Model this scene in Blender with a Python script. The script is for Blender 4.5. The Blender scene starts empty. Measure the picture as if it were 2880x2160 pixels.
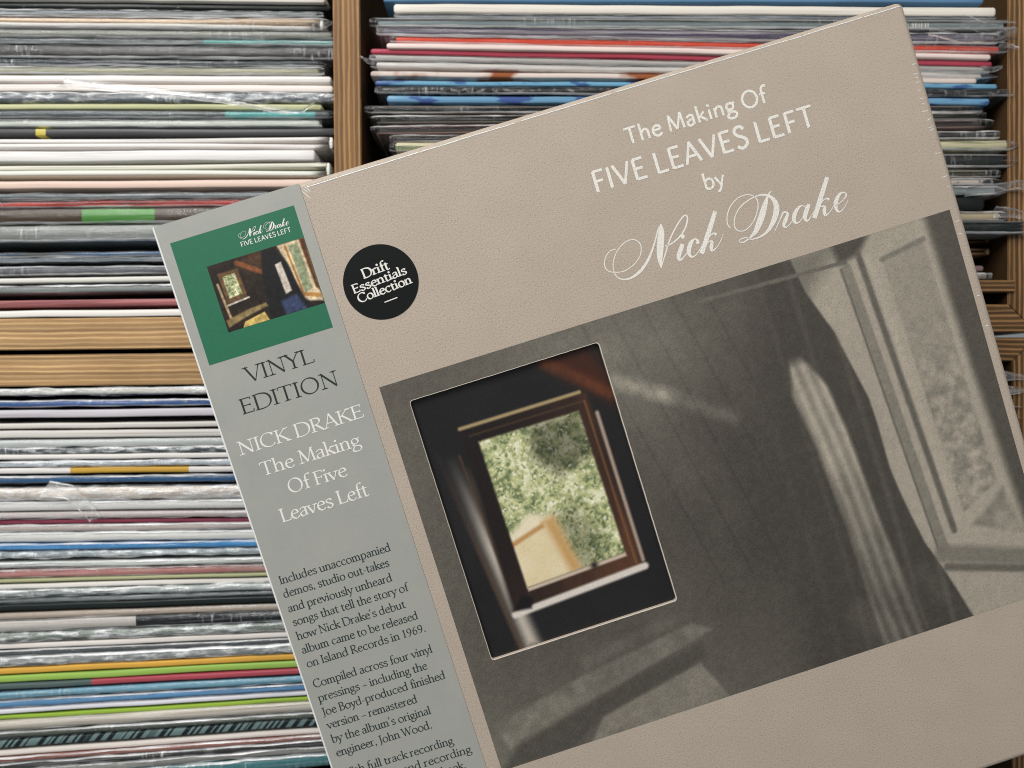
import bpy, bmesh, math, random
import numpy as np
from mathutils import Vector, Matrix, noise

SC = bpy.context.scene
COL = SC.collection
random.seed(7)

# ------------------------------------------------------------------ camera, light, exposure
cam_d = bpy.data.cameras.new("camera")
cam = bpy.data.objects.new("camera", cam_d)
COL.objects.link(cam)
cam.location = (0, 0, 0)
cam.rotation_euler = (math.pi / 2, 0, 0)
cam_d.sensor_width = 36.0
cam_d.lens = 36.0 * 2176 / 2880
cam_d.clip_start = 0.01
cam_d.clip_end = 20.0
cam_d.dof.use_dof = True
cam_d.dof.focus_distance = 0.315
cam_d.dof.aperture_fstop = 10.0
SC.camera = cam

world = bpy.data.worlds.new("World")
SC.world = world
world.use_nodes = True
wb = world.node_tree.nodes["Background"]
wb.inputs[0].default_value = (0.92, 0.97, 1.0, 1)
wb.inputs[1].default_value = 0.20


def area_lamp(name, loc, target, sx, sy, power, col):
    d = bpy.data.lights.new(name, 'AREA')
    d.shape = 'RECTANGLE'
    d.size, d.size_y, d.energy, d.color = sx, sy, power, col
    o = bpy.data.objects.new(name, d)
    COL.objects.link(o)
    o.location = loc
    o.rotation_euler = (Vector(target) - Vector(loc)).to_track_quat('-Z', 'Y').to_euler()
    return o


area_lamp("window_light", (-0.62, -0.50, 0.85), (-0.02, 0.34, 0.0), 0.55, 0.75, 17.5, (1.0, 0.985, 0.96))
area_lamp("fill_light", (0.55, -0.9, 0.75), (0.0, 0.38, 0.0), 0.35, 0.35, 3.0, (1.0, 0.92, 0.82))  # added fill lamp from the right, no source of its own in the room

SC.view_settings.view_transform = 'Standard'
SC.view_settings.look = 'None'
SC.view_settings.exposure = 0.14
SC.view_settings.gamma = 1.0
SC.cycles.max_bounces = 10
SC.cycles.transparent_max_bounces = 24
SC.cycles.use_denoising = True
SC.cycles.filter_width = 1.0


# ------------------------------------------------------------------ helpers
def smooth01(x):
    x = max(0.0, min(1.0, x))
    return x * x * (3 - 2 * x)


def lin(c):
    c = np.asarray(c, dtype=float)
    return np.where(c <= 0.04045, c / 12.92, ((np.maximum(c, 0) + 0.055) / 1.055) ** 2.4)


def rgb(r, g, b):
    return tuple(float(v) for v in lin(np.array([r, g, b]) / 255.0)) + (1.0,)


def link(name, me, parent=None):
    o = bpy.data.objects.new(name, me)
    COL.objects.link(o)
    if parent is not None:
        o.parent = parent
    return o


def mesh(name, verts, faces, mat, parent=None, smooth=False):
    me = bpy.data.meshes.new(name)
    me.from_pydata([tuple(map(float, v)) for v in verts], [], [tuple(int(i) for i in f) for f in faces])
    if smooth:
        me.polygons.foreach_set("use_smooth", [True] * len(me.polygons))
    me.materials.append(mat)
    me.update()
    return link(name, me, parent)


def thing(name, label, cat, loc, rot=None, group=None):
    o = bpy.data.objects.new(name, None)
    COL.objects.link(o)
    o.empty_display_size = 0.02
    o.location = loc
    if rot is not None:
        o.rotation_euler = rot
    o["label"], o["category"] = label, cat
    if group:
        o["group"] = group
    return o


class NT:
    def __init__(self, name):
        self.m = bpy.data.materials.new(name)
        self.m.use_nodes = True
        self.t = self.m.node_tree
        self.b = self.t.nodes["Principled BSDF"]
        self.out = self.t.nodes["Material Output"]

    def n(self, typ, **kw):
        nd = self.t.nodes.new(typ)
        for k, v in kw.items():
            if isinstance(k, str) and k.startswith("i_"):
                nd.inputs[k[2:]].default_value = v
            else:
                setattr(nd, k, v)
        return nd

    def l(self, a, b):
        self.t.links.new(a, b)

    def own(self, scale, rot=(0, 0, 0)):
        """object coordinates shifted by a random amount for every object, so no two covers crease alike"""
        oi = self.n("ShaderNodeObjectInfo")
        mu = self.n("ShaderNodeVectorMath", operation='SCALE')
        mu.inputs[0].default_value = (7.31, 3.7, 5.93)
        self.l(oi.outputs["Random"], mu.inputs["Scale"])
        tc = self.n("ShaderNodeTexCoord")
        ad = self.n("ShaderNodeVectorMath", operation='ADD')
        self.l(tc.outputs["Object"], ad.inputs[0])
        self.l(mu.outputs[0], ad.inputs[1])
        mp = self.n("ShaderNodeMapping")
        mp.inputs["Scale"].default_value = scale
        mp.inputs["Rotation"].default_value = rot
        self.l(ad.outputs[0], mp.inputs[0])
        return mp.outputs[0]

    def coord(self, scale, kind="Object", loc=(0, 0, 0), rot=(0, 0, 0)):
        tc = self.n("ShaderNodeTexCoord")
        mp = self.n("ShaderNodeMapping")
        mp.inputs["Scale"].default_value = scale
        mp.inputs["Location"].default_value = loc
        mp.inputs["Rotation"].default_value = rot
        self.l(tc.outputs[kind], mp.inputs[0])
        return mp.outputs[0]

    def ramp(self, fac, stops, interp='LINEAR'):
        r = self.n("ShaderNodeValToRGB")
        r.color_ramp.interpolation = interp
        el = r.color_ramp.elements
        while len(el) > 1:
            el.remove(el[-1])
        for i, (p, c) in enumerate(stops):
            e = el[0] if i == 0 else el.new(p)
            e.position = p
            e.color = c if len(c) == 4 else tuple(c) + (1,)
        self.l(fac, r.inputs[0])
        return r.outputs[0]

    def mul(self, a, b, fac=1.0, mode='MULTIPLY'):
        m = self.n("ShaderNodeMix", data_type='RGBA', blend_type=mode)
        m.inputs[0].default_value = fac
        for s, v in ((6, a), (7, b)):
            if isinstance(v, tuple):
                m.inputs[s].default_value = v
            else:
                self.l(v, m.inputs[s])
        return m.outputs[2]

    def noise(self, vec, scale, detail=3, rough=0.55):
        t = self.n("ShaderNodeTexNoise")
        t.inputs["Scale"].default_value = scale
        t.inputs["Detail"].default_value = detail
        t.inputs["Roughness"].default_value = rough
        self.l(vec, t.inputs["Vector"])
        return t.outputs["Fac"]

    def bump(self, h, dist, strength=1.0):
        b = self.n("ShaderNodeBump")
        b.inputs["Strength"].default_value = strength
        b.inputs["Distance"].default_value = dist
        self.l(h, b.inputs["Height"])
        self.l(b.outputs[0], self.b.inputs["Normal"])

    def setp(self, **kw):
        names = dict(col="Base Color", rough="Roughness", spec="Specular IOR Level", metal="Metallic", coat="Coat Weight",
                     coat_rough="Coat Roughness", alpha="Alpha", sheen="Sheen Weight")
        for k, v in kw.items():
            self.b.inputs[names[k]].default_value = v


def grain_paper(name, col=None, attr=None, vary=0.06, bump=0.00012, rough=0.55):
    """the pitted, leather-like paper the box is wrapped in"""
    t = NT(name)
    v = t.coord((1, 1, 1))
    fine = t.noise(v, 1500, 3, 0.6)
    vor = t.n("ShaderNodeTexVoronoi", feature='F1')
    vor.inputs["Scale"].default_value = 1000
    t.l(v, vor.inputs["Vector"])
    pit = t.ramp(vor.outputs["Distance"], [(0.0, (0, 0, 0)), (0.34, (1, 1, 1))])
    h = t.mul(fine, pit, 0.55, 'MULTIPLY')
    blot = t.ramp(t.noise(v, 45, 4), [(0.25, (1 - vary,) * 3), (0.75, (1 + vary * 0.3,) * 3)])
    if attr:
        a = t.n("ShaderNodeAttribute", attribute_name=attr)
        base = a.outputs["Color"]
    else:
        base = col
    c = t.mul(base, blot, 1.0)
    pores = t.ramp(t.noise(v, 1900, 2, 0.6), [(0.31, (0.52,) * 3), (0.42, (0.98,) * 3), (0.55, (1,) * 3), (0.68, (1.14,) * 3)])
    c = t.mul(c, pores, 0.9)
    t.l(c, t.b.inputs["Base Color"])
    t.setp(rough=rough, spec=0.4)
    t.bump(h, bump, 0.9)
    return t.m


def plain(name, col, rough=0.5, vary=0.05, scale=300, bump=0.0, spec=0.4):
    t = NT(name)
    v = t.coord((1, 1, 1))
    nz = t.noise(v, scale, 3)
    c = t.mul(col, t.ramp(nz, [(0.3, (1 - vary,) * 3), (0.7, (1 + vary * 0.4,) * 3)]), 1.0)
    t.l(c, t.b.inputs["Base Color"])
    t.setp(rough=rough, spec=spec)
    if bump:
        t.bump(nz, bump)
    return t.m


def printed(name, rough=0.35, bump=0.00002):
    """glossy print; the colours live in the mesh (an ink picture on a flat sheet)"""
    t = NT(name)
    a = t.n("ShaderNodeAttribute", attribute_name="ink")
    v = t.coord((1, 1, 1))
    g = t.noise(v, 2600, 2, 0.7)
    c = t.mul(a.outputs["Color"], t.ramp(g, [(0.3, (0.86,) * 3), (0.7, (1.08,) * 3)]), 1.0)
    t.l(c, t.b.inputs["Base Color"])
    t.setp(rough=rough, spec=0.4)
    t.bump(t.noise(v, 700, 2), bump)
    return t.m


# ================================================================== THE SHELF (large structure)
# The shelf front is a plane 405 mm from the lens; lengths on it are counted in shelf steps of 0.186 mm,
# u to the right and v down from the top left corner of the bay that is shown.
D = 0.405
K = 0.405 / 2176


def sx(u):
    return (u - 1440) * K


def sz(v):
    return (1080 - v) * K


def ply_material(name, light, dark, contrast, seed):
    t = NT(name)
    v = t.coord((1, 1, 1), loc=(seed * 3.1, 0, 0))
    wob = t.noise(t.coord((9, 9, 60), loc=(seed, 0, 0)), 3.0, 3)
    tc = t.n("ShaderNodeTexCoord")
    sep = t.n("ShaderNodeSeparateXYZ")
    t.l(tc.outputs["Object"], sep.inputs[0])
    ad = t.n("ShaderNodeMath", operation='MULTIPLY_ADD')
    t.l(wob, ad.inputs[0])
    ad.inputs[1].default_value = 0.0021
    t.l(sep.outputs["Z"], ad.inputs[2])
    dv = t.n("ShaderNodeMath", operation='DIVIDE')
    t.l(ad.outputs[0], dv.inputs[0])
    dv.inputs[1].default_value = 0.0026
    fr = t.n("ShaderNodeMath", operation='FRACT')
    t.l(dv.outputs[0], fr.inputs[0])
    mid = tuple(0.5 * (a + b) for a, b in zip(light[:3], dark[:3]))
    d2 = tuple(a + (b - a) * contrast for a, b in zip(light[:3], dark[:3]))
    st = t.ramp(fr.outputs[0], [(0.0, d2), (0.5, d2), (0.58, light[:3]), (0.90, light[:3]), (0.96, d2)])
    fl = t.n("ShaderNodeMath", operation='FLOOR')
    t.l(dv.outputs[0], fl.inputs[0])
    wn = t.n("ShaderNodeTexWhiteNoise", noise_dimensions='1D')
    t.l(fl.outputs[0], wn.inputs["W"])
    st = t.mul(st, t.ramp(wn.outputs[0], [(0.0, (0.78, 0.76, 0.72)), (1.0, (1.12, 1.08, 1.02))]), 1.0)
    streak = t.noise(t.coord((26, 10, 2600), loc=(seed * 7, 0, 0)), 1.0, 4, 0.65)
    c = t.mul(st, t.ramp(streak, [(0.28, (0.62,) * 3), (0.55, (1.0,) * 3), (0.8, (1.12,) * 3)]), 0.9)
    blot = t.noise(v, 30, 4)
    c = t.mul(c, t.ramp(blot, [(0.3, (0.85, 0.82, 0.78)), (0.65, (1.05,) * 3)]), 0.8)
    t.l(c, t.b.inputs["Base Color"])
    t.setp(rough=0.55, spec=0.3)
    t.bump(streak, 0.0004, 0.7)
    return t.m


PLY_L = ply_material("light plywood", rgb(214, 179, 132), rgb(138, 103, 66), 0.58, 1.0)
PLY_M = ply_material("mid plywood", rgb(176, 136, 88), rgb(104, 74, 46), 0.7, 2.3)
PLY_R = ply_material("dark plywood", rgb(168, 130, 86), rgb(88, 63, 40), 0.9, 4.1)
SHADE_FACE = plain("plywood face with painted shade", rgb(74, 55, 34), 0.5, 0.2, 40)  # interior shade of the crates, put into the colour of the faces
BACK = plain("dark back panel", rgb(46, 36, 28), 0.8)


def board(name, length, thick, depth, m0, m1, mat, parent, loc, roty):
    """a panel lying along local x, thickness along local z (0..thick); m0/m1 = mitre run at either end at z=thick"""
    x0, x1 = -length / 2, length / 2
    prof = [(x0, 0), (x1, 0), (x1 - m1, thick), (x0 + m0, thick)]
    bm = bmesh.new()
    f = [bm.verts.new((x, 0, z)) for x, z in prof]
    b = [bm.verts.new((x, depth, z)) for x, z in prof]
    bm.faces.new(f)
    bm.faces.new(b[::-1])
    for i in range(4):
        j = (i + 1) % 4
        bm.faces.new((f[j], f[i], b[i], b[j]))
    bmesh.ops.recalc_face_normals(bm, faces=bm.faces)
    bmesh.ops.bevel(bm, geom=[e for e in bm.edges if all(abs(v.co.y) < 1e-9 for v in e.verts)], offset=0.0005, segments=2,
                    affect='EDGES')
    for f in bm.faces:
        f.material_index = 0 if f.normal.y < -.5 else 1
    me = bpy.data.meshes.new(name)
    bm.to_mesh(me)
    bm.free()
    me.materials.append(mat)
    me.materials.append(SHADE_FACE)
    o = link(name, me, parent)
    o.location = loc
    o.rotation_euler = (0, roty, 0)
    return o


def crate(label, u0, v0, u1, v1, w, mats, tilt, back=True, left=True, top=True, bottom=True, dy=0.0, side_w=None):
    """four mitred plywood boards round a bay; (u0,v0)-(u1,v1) is the outer rectangle"""
    x0, x1, z0, z1 = sx(u0), sx(u1), sz(v1), sz(v0)
    th = w * K
    ts = (side_w or w) * K
    dep = 0.335
    t = thing("plywood_crate", label, "record shelf", (x1, D + dy, z0), (0, tilt, 0), "plywood record crates")
    W, H = x1 - x0, z1 - z0
    if bottom:
        board("bottom_board", W, th, dep, ts if left else 0, ts, mats[0], t, (-W / 2, 0, 0), 0)
    if top:
        board("top_board", W, th, dep, ts, ts if left else 0, mats[0], t, (-W / 2, 0, H), math.pi)
    # right side: local z points inward (-x)
    board("side_panel", H, ts, dep, th, th, mats[1], t, (0, 0, H / 2), -math.pi / 2)
    if left:
        board("side_panel", H, ts, dep, th, th, mats[1], t, (-W, 0, H / 2), math.pi / 2)
    if back:
        e = 0.004
        mesh("back_panel", [(-W + e, dep + .0005, e), (-e, dep + .0005, e), (-e, dep + .0005, H - e), (-W + e, dep + .0005, H - e),
                            (-W + e, dep + .006, e), (-e, dep + .006, e), (-e, dep + .006, H - e), (-W + e, dep + .006, H - e)],
             [(0, 1, 2, 3), (7, 6, 5, 4), (0, 4, 5, 1), (1, 5, 6, 2), (2, 6, 7, 3), (3, 7, 4, 0)], BACK, t)
    return t


crate("pale plywood crate holding the tall upper left stack of records", -870, -870, 1024, 975, 88, (PLY_L, PLY_M), -0.0106,
      side_w=76, dy=-0.002)
crate("pale plywood crate under a dark gap, holding the lower left stack", -870, 988, 1026, 2790, 88, (PLY_L, PLY_M), -0.0106,
      side_w=76, dy=-0.001)
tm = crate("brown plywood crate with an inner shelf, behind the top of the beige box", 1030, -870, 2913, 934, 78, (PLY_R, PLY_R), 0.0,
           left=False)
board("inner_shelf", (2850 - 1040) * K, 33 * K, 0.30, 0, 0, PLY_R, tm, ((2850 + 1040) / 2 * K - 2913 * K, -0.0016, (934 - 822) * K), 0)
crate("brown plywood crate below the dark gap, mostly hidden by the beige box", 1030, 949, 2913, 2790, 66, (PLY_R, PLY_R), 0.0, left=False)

# ================================================================== RECORDS
_film = None


def film_material(name, veil, tint, rough, shine=0.4, edge=0.35, band=(0.54, 0.76), top=None, sc=(22, 60, 800)):
    t = NT(name)
    nt = t.t
    lw = t.n("ShaderNodeLayerWeight")
    lw.inputs["Blend"].default_value = 0.35
    pw = t.n("ShaderNodeMath", operation='POWER')
    t.l(lw.outputs["Facing"], pw.inputs[0])
    pw.inputs[1].default_value = 2.6
    cl = t.noise(t.own(sc), 1.0, 5, 0.65)
    mm = t.n("ShaderNodeMapRange")
    t.l(cl, mm.inputs[0])
    mm.inputs[1].default_value, mm.inputs[2].default_value = band
    mm.inputs[3].default_value, mm.inputs[4].default_value = veil * 0.3, top or min(.85, veil * 6)
    tick = t.noise(t.own((1000, 60, 110), rot=(0, .35, 0)), 1.0, 3, 0.55)          # short upright crinkles, in patches
    gate = t.noise(t.own((13, 20, 60)), 1.0, 3, 0.6)
    tk = t.n("ShaderNodeMapRange")
    t.l(tick, tk.inputs[0])
    tk.inputs[1].default_value, tk.inputs[2].default_value = 0.56, 0.70
    tk.inputs[3].default_value, tk.inputs[4].default_value = 0.0, 0.6
    gk = t.n("ShaderNodeMapRange")
    t.l(gate, gk.inputs[0])
    gk.inputs[1].default_value, gk.inputs[2].default_value = 0.50, 0.72
    tg = t.n("ShaderNodeMath", operation='MULTIPLY_ADD')
    t.l(tk.outputs[0], tg.inputs[0])
    t.l(gk.outputs[0], tg.inputs[1])
    t.l(mm.outputs[0], tg.inputs[2])
    mm = tg
    ad = t.n("ShaderNodeMath", operation='MULTIPLY_ADD')
    ad.use_clamp = True
    t.l(pw.outputs[0], ad.inputs[0])
    ad.inputs[1].default_value = edge  # edge highlight put into the veil: whiter at grazing angles
    t.l(mm.outputs[0], ad.inputs[2])
    t.setp(col=tint, rough=rough, spec=0.8)
    tr = t.n("ShaderNodeBsdfTransparent")
    mx = t.n("ShaderNodeMixShader")
    t.l(ad.outputs[0], mx.inputs[0])
    t.l(tr.outputs[0], mx.inputs[1])
    t.l(t.b.outputs[0], mx.inputs[2])
    gl = t.n("ShaderNodeBsdfGlossy")
    gl.inputs["Roughness"].default_value = 0.12
    m2 = t.n("ShaderNodeMixShader")
    fr = t.n("ShaderNodeFresnel")
    fr.inputs["IOR"].default_value = 1.55
    f2 = t.n("ShaderNodeMath", operation='MULTIPLY')
    f2.use_clamp = True
    t.l(fr.outputs[0], f2.inputs[0])
    f2.inputs[1].default_value = shine
    t.l(f2.outputs[0], m2.inputs[0])
    t.l(mx.outputs[0], m2.inputs[1])
    t.l(gl.outputs[0], m2.inputs[2])
    crk = t.noise(t.own((55, 90, 420)), 1.0, 5, 0.65)
    b = t.n("ShaderNodeBump")
    b.inputs["Strength"].default_value = 1.0
    b.inputs["Distance"].default_value = 0.0007
    t.l(crk, b.inputs["Height"])
    for nd in (t.b, gl, fr):
        t.l(b.outputs[0], nd.inputs["Normal"])
    t.l(m2.outputs[0], t.out.inputs[0])
    return t.m


FILM = [film_material("clear film", 0.012, (0.92, 0.94, 0.95, 1), 0.25, top=.24),
        film_material("milky film", 0.08, (0.88, 0.9, 0.91, 1), 0.35, top=.55),
        film_material("crumpled film", 0.16, (0.92, 0.94, 0.95, 1), 0.3, .6, .4, (0.46, 0.66), .8, (120, 60, 520))]
FOLD_GLINT = [film_material("film fold glint", 0.3, (0.95, 0.96, 0.97, 1), 0.3, 0.8, 0.5, (0.34, 0.62), .85),  # white lines along film edges: glints put into the colour
        film_material("milky film fold glint", 0.5, (0.93, 0.94, 0.95, 1), 0.35, 0.8, 0.5, (0.3, 0.6), .9)]
FOLD_GLINT.append(FOLD_GLINT[1])
FLAP = [film_material("loose clear film", 0.05, (0.9, 0.92, 0.93, 1), 0.3, 0.35, 0.4, top=.25),
        film_material("loose milky film", 0.14, (0.88, 0.89, 0.89, 1), 0.35, 0.4, 0.4, top=.5)]


def card_material(name, col, pat=None, gloss=0.42, seed=0.0):
    t = NT(name)
    streak = t.noise(t.coord((8, 260, 1500), loc=(seed, seed * 2, seed * 5)), 1.0, 4, 0.6)
    base = rgb(*col)
    hi = smooth01((min(col) - 150) / 60) * .10            # clean white board is a little brighter than it looks in the stack
    lo = .62 + .38 * smooth01((max(col) - 40) / 90)         # printed blacks are deeper than they look under film
    base = tuple(min(.9, v * (1 + hi) * lo) for v in base[:3]) + (1,)
    cur = None
    tc = t.n("ShaderNodeTexCoord")
    sep = t.n("ShaderNodeSeparateXYZ")
    t.l(tc.outputs["Object"], sep.inputs[0])
    X = sep.outputs["X"]
    if pat:
        kind = pat[0]
        if kind == "patch":          # ("patch", colour, x0, x1): one printed run along the spine, metres from the middle
            _, c2, a, b = pat
            g1 = t.n("ShaderNodeMath", operation='GREATER_THAN')
            t.l(X, g1.inputs[0])
            g1.inputs[1].default_value = a
            g2 = t.n("ShaderNodeMath", operation='LESS_THAN')
            t.l(X, g2.inputs[0])
            g2.inputs[1].default_value = b
            m = t.n("ShaderNodeMath", operation='MULTIPLY')
            t.l(g1.outputs[0], m.inputs[0])
            t.l(g2.outputs[0], m.inputs[1])
            mx = t.n("ShaderNodeMix", data_type='RGBA')
            t.l(m.outputs[0], mx.inputs[0])
            mx.inputs[6].default_value = base
            mx.inputs[7].default_value = rgb(*c2)
            cur = mx.outputs[2]
        elif kind == "mottle":       # ("mottle", colour, xscale, zscale, lo, hi)
            _, c2, xs, zs, lo, hi = pat
            nz = t.noise(t.coord((xs, 40, zs), loc=(seed * 3 + 1, 0, 0)), 1.0, 3, 0.6)
            mr = t.n("ShaderNodeMapRange")
            t.l(nz, mr.inputs[0])
            mr.inputs[1].default_value, mr.inputs[2].default_value = lo, hi
            mx = t.n("ShaderNodeMix", data_type='RGBA')
            t.l(mr.outputs[0], mx.inputs[0])
            mx.inputs[6].default_value = base
            mx.inputs[7].default_value = rgb(*c2)
            cur = mx.outputs[2]
        elif kind in ("hatch", "bars"):      # slanted strokes / bar code between x0 and x1
            _, c2, a, b, freq, slant = pat
            ad = t.n("ShaderNodeMath", operation='MULTIPLY_ADD')
            t.l(sep.outputs["Z"], ad.inputs[0])
            ad.inputs[1].default_value = slant
            t.l(X, ad.inputs[2])
            cb = t.n("ShaderNodeCombineXYZ")
            t.l(ad.outputs[0], cb.inputs[0])
            nz = t.noise(cb.outputs[0], freq, 1, 0.4)
            gt = t.n("ShaderNodeMath", operation='GREATER_THAN')
            t.l(nz, gt.inputs[0])
            gt.inputs[1].default_value = 0.5
            g1 = t.n("ShaderNodeMath", operation='GREATER_THAN')
            t.l(X, g1.inputs[0])
            g1.inputs[1].default_value = a
            g2 = t.n("ShaderNodeMath", operation='LESS_THAN')
            t.l(X, g2.inputs[0])
            g2.inputs[1].default_value = b
            m = t.n("ShaderNodeMath", operation='MULTIPLY')
            t.l(g1.outputs[0], m.inputs[0])
            t.l(g2.outputs[0], m.inputs[1])
            m2 = t.n("ShaderNodeMath", operation='MULTIPLY')
            t.l(m.outputs[0], m2.inputs[0])
            t.l(gt.outputs[0], m2.inputs[1])
            mx = t.n("ShaderNodeMix", data_type='RGBA')
            t.l(m2.outputs[0], mx.inputs[0])
            mx.inputs[6].default_value = base
            mx.inputs[7].default_value = rgb(*c2)
            cur = mx.outputs[2]
    c = t.mul(cur if cur is not None else base, t.ramp(streak, [(0.30, (0.50,) * 3), (0.42, (0.96,) * 3), (0.78, (1.08,) * 3)]), 0.85)
    t.l(c, t.b.inputs["Base Color"])
    t.setp(rough=gloss, spec=0.22)
    t.bump(streak, 0.0002, 0.5)
    return t.m


_cards = {}


def card(col, pat=None, gloss=0.42):
    key = (col, pat, gloss)
    if key not in _cards:
        _cards[key] = card_material("sleeve card", col, pat, gloss, len(_cards) * 0.37)
    return _cards[key]


def slab_mesh(L, t, y0, dep, zf0, zf1, rnd, seed, nx=36, end_round=0.0012, bow=0.00042):
    """a card slab along x with a rounded front edge; zf0/zf1(x) give its lower and upper face"""
    vs, fs = [], []
    r = rnd
    k = min(.3, r * .8 / max(t, 1e-5))
    prof = [(dep, 0.0), (y0 + r, 0.0), (y0 + r * .3, k * .3), (y0, k), (y0, 1 - k), (y0 + r * .3, 1 - k * .3), (y0 + r, 1.0), (dep, 1.0)]
    n = len(prof)
    xs = [-L / 2, -L / 2 + .0005, -L / 2 + end_round] + [-L / 2 + end_round + (L - 2 * end_round) * i / nx for i in range(1, nx)] + \
         [L / 2 - end_round, L / 2 - .0005, L / 2]
    for i, x in enumerate(xs):
        a, b = zf0(x), zf1(x)
        m = (a + b) / 2
        e = min(x + L / 2, L / 2 - x)
        s = 1.0 if e >= end_round * .99 else (0.55 + 0.45 * math.sqrt(max(0, e / end_round)))
        w = bow * noise.noise((x * 14, seed * 3.7, 0)) + bow * .5 * noise.noise((x * 50, seed * 1.7, 5))
        wy = 0.0004 * noise.noise((x * 18, seed * 2.1, 9))
        for (y, q) in prof:
            z = a + (b - a) * q
            z = m + (z - m) * s
            vs.append((x, y + (wy if y < dep * .5 else 0) + (0 if s == 1 else (1 - s) * .001), z + w))
    m = len(xs)
    for i in range(m - 1):
        for j in range(n - 1):
            fs.append((i * n + j, i * n + j + 1, (i + 1) * n + j + 1, (i + 1) * n + j))
    fs.append(tuple(range(n))[::-1])
    fs.append(tuple((m - 1) * n + j for j in range(n)))
    return vs, fs


def add_slab(acc, data):
    vs, fs = data
    o = len(acc[0])
    acc[0].extend(vs)
    acc[1].extend(tuple(i + o for i in f) for f in fs)


def film_cover(L, t, kind, seed, parent, over, amp=1.0, left_over=0.003):
    """clear outer sleeve: wraps the front edge, runs past the ends and is crinkled"""
    e = 0.0006
    prof = [(0.055, t + e * .4), (0.012, t + e), (0.003, t + e), (0.0003, t + e * .6), (-e * 1.3, t * .90), (-e * 1.6, t * .5), (-e * 1.3, t * .10),
            (0.0003, -e * .6), (0.003, -e), (0.012, -e), (0.055, -e * .4)]
    n = len(prof)
    nx = 150
    x0, x1 = -L / 2 - left_over, L / 2 + over
    vs, fs = [], []
    for i in range(nx + 1):
        x = x0 + (x1 - x0) * i / nx
        out = max(0.0, x - L / 2, -L / 2 - x)
        sq = 1.0 - 0.85 * smooth01(out / 0.008)
        lift = (0.0018 * noise.noise((seed, x * 20, 2))) * smooth01(out / 0.006)
        for j, (y, z) in enumerate(prof):
            c = noise.noise((x * 60, j * .45 + seed * 5, seed)) + .6 * noise.noise((x * 190 + j * 1.2, seed * 9, j * .8))
            c2 = noise.noise((x * 28 + 40, j * .3 + seed * 3, 7))
            a = 0.00042 * amp
            mid = t / 2
            zz = mid + (z - mid) * sq + lift + a * c * (1.0 if 1 < j < n - 2 else .3)
            vs.append((x, y - a * 1.2 * abs(c2) * (1 if 2 < j < n - 3 else .2), zz))
    for i in range(nx):
        for j in range(n - 1):
            fs.append((i * n + j, i * n + j + 1, (i + 1) * n + j + 1, (i + 1) * n + j))
    o = mesh("plastic_cover", vs, fs, FILM[kind], parent, True)
    o.data.materials.append(FOLD_GLINT[kind])
    side = random.Random(seed).choice((0, 0, 1, 2, 2))              # folded seam along the lower or upper edge, its glint painted white
    for q, p in enumerate(o.data.polygons):
        j = q % (n - 1)
        if (side != 1 and j == 6) or (side != 0 and j == 3):
            p.material_index = 1
    return o


def film_flap(parent, pts, w0, w1, kind, seed):
    """a loose corner of film: a bent strip through pts (local), widths along z"""
    vs, fs = [], []
    n = 14
    P = [Vector(p) for p in pts]
    for i in range(n + 1):
        s = i / n * (len(P) - 1)
        k = min(int(s), len(P) - 2)
        p = P[k].lerp(P[k + 1], smooth01(s - k) * .5 + (s - k) * .5)
        w = w0 + (w1 - w0) * i / n
        for j in range(5):
            q = (0, .1, .5, .9, 1)[j]
            y = 0.0025 * math.sin(q * 3.1 + seed) + .0012 * noise.noise((i * .5, j * .7, seed))
            vs.append((p.x + .0015 * math.sin(q * 2 + seed), p.y + y, p.z + (q - .5) * w))
    for i in range(n):
        for j in range(4):
            fs.append((i * 5 + j, i * 5 + j + 1, i * 5 + j + 6, i * 5 + j + 5))
    o = mesh("film_flap", vs, fs, FLAP[kind], parent, True)
    o.data.materials.append(FOLD_GLINT[0])
    for q, p in enumerate(o.data.polygons):
        if q % 4 in (0, 3):
            p.material_index = 1
    return o


REC_N = 0


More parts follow.
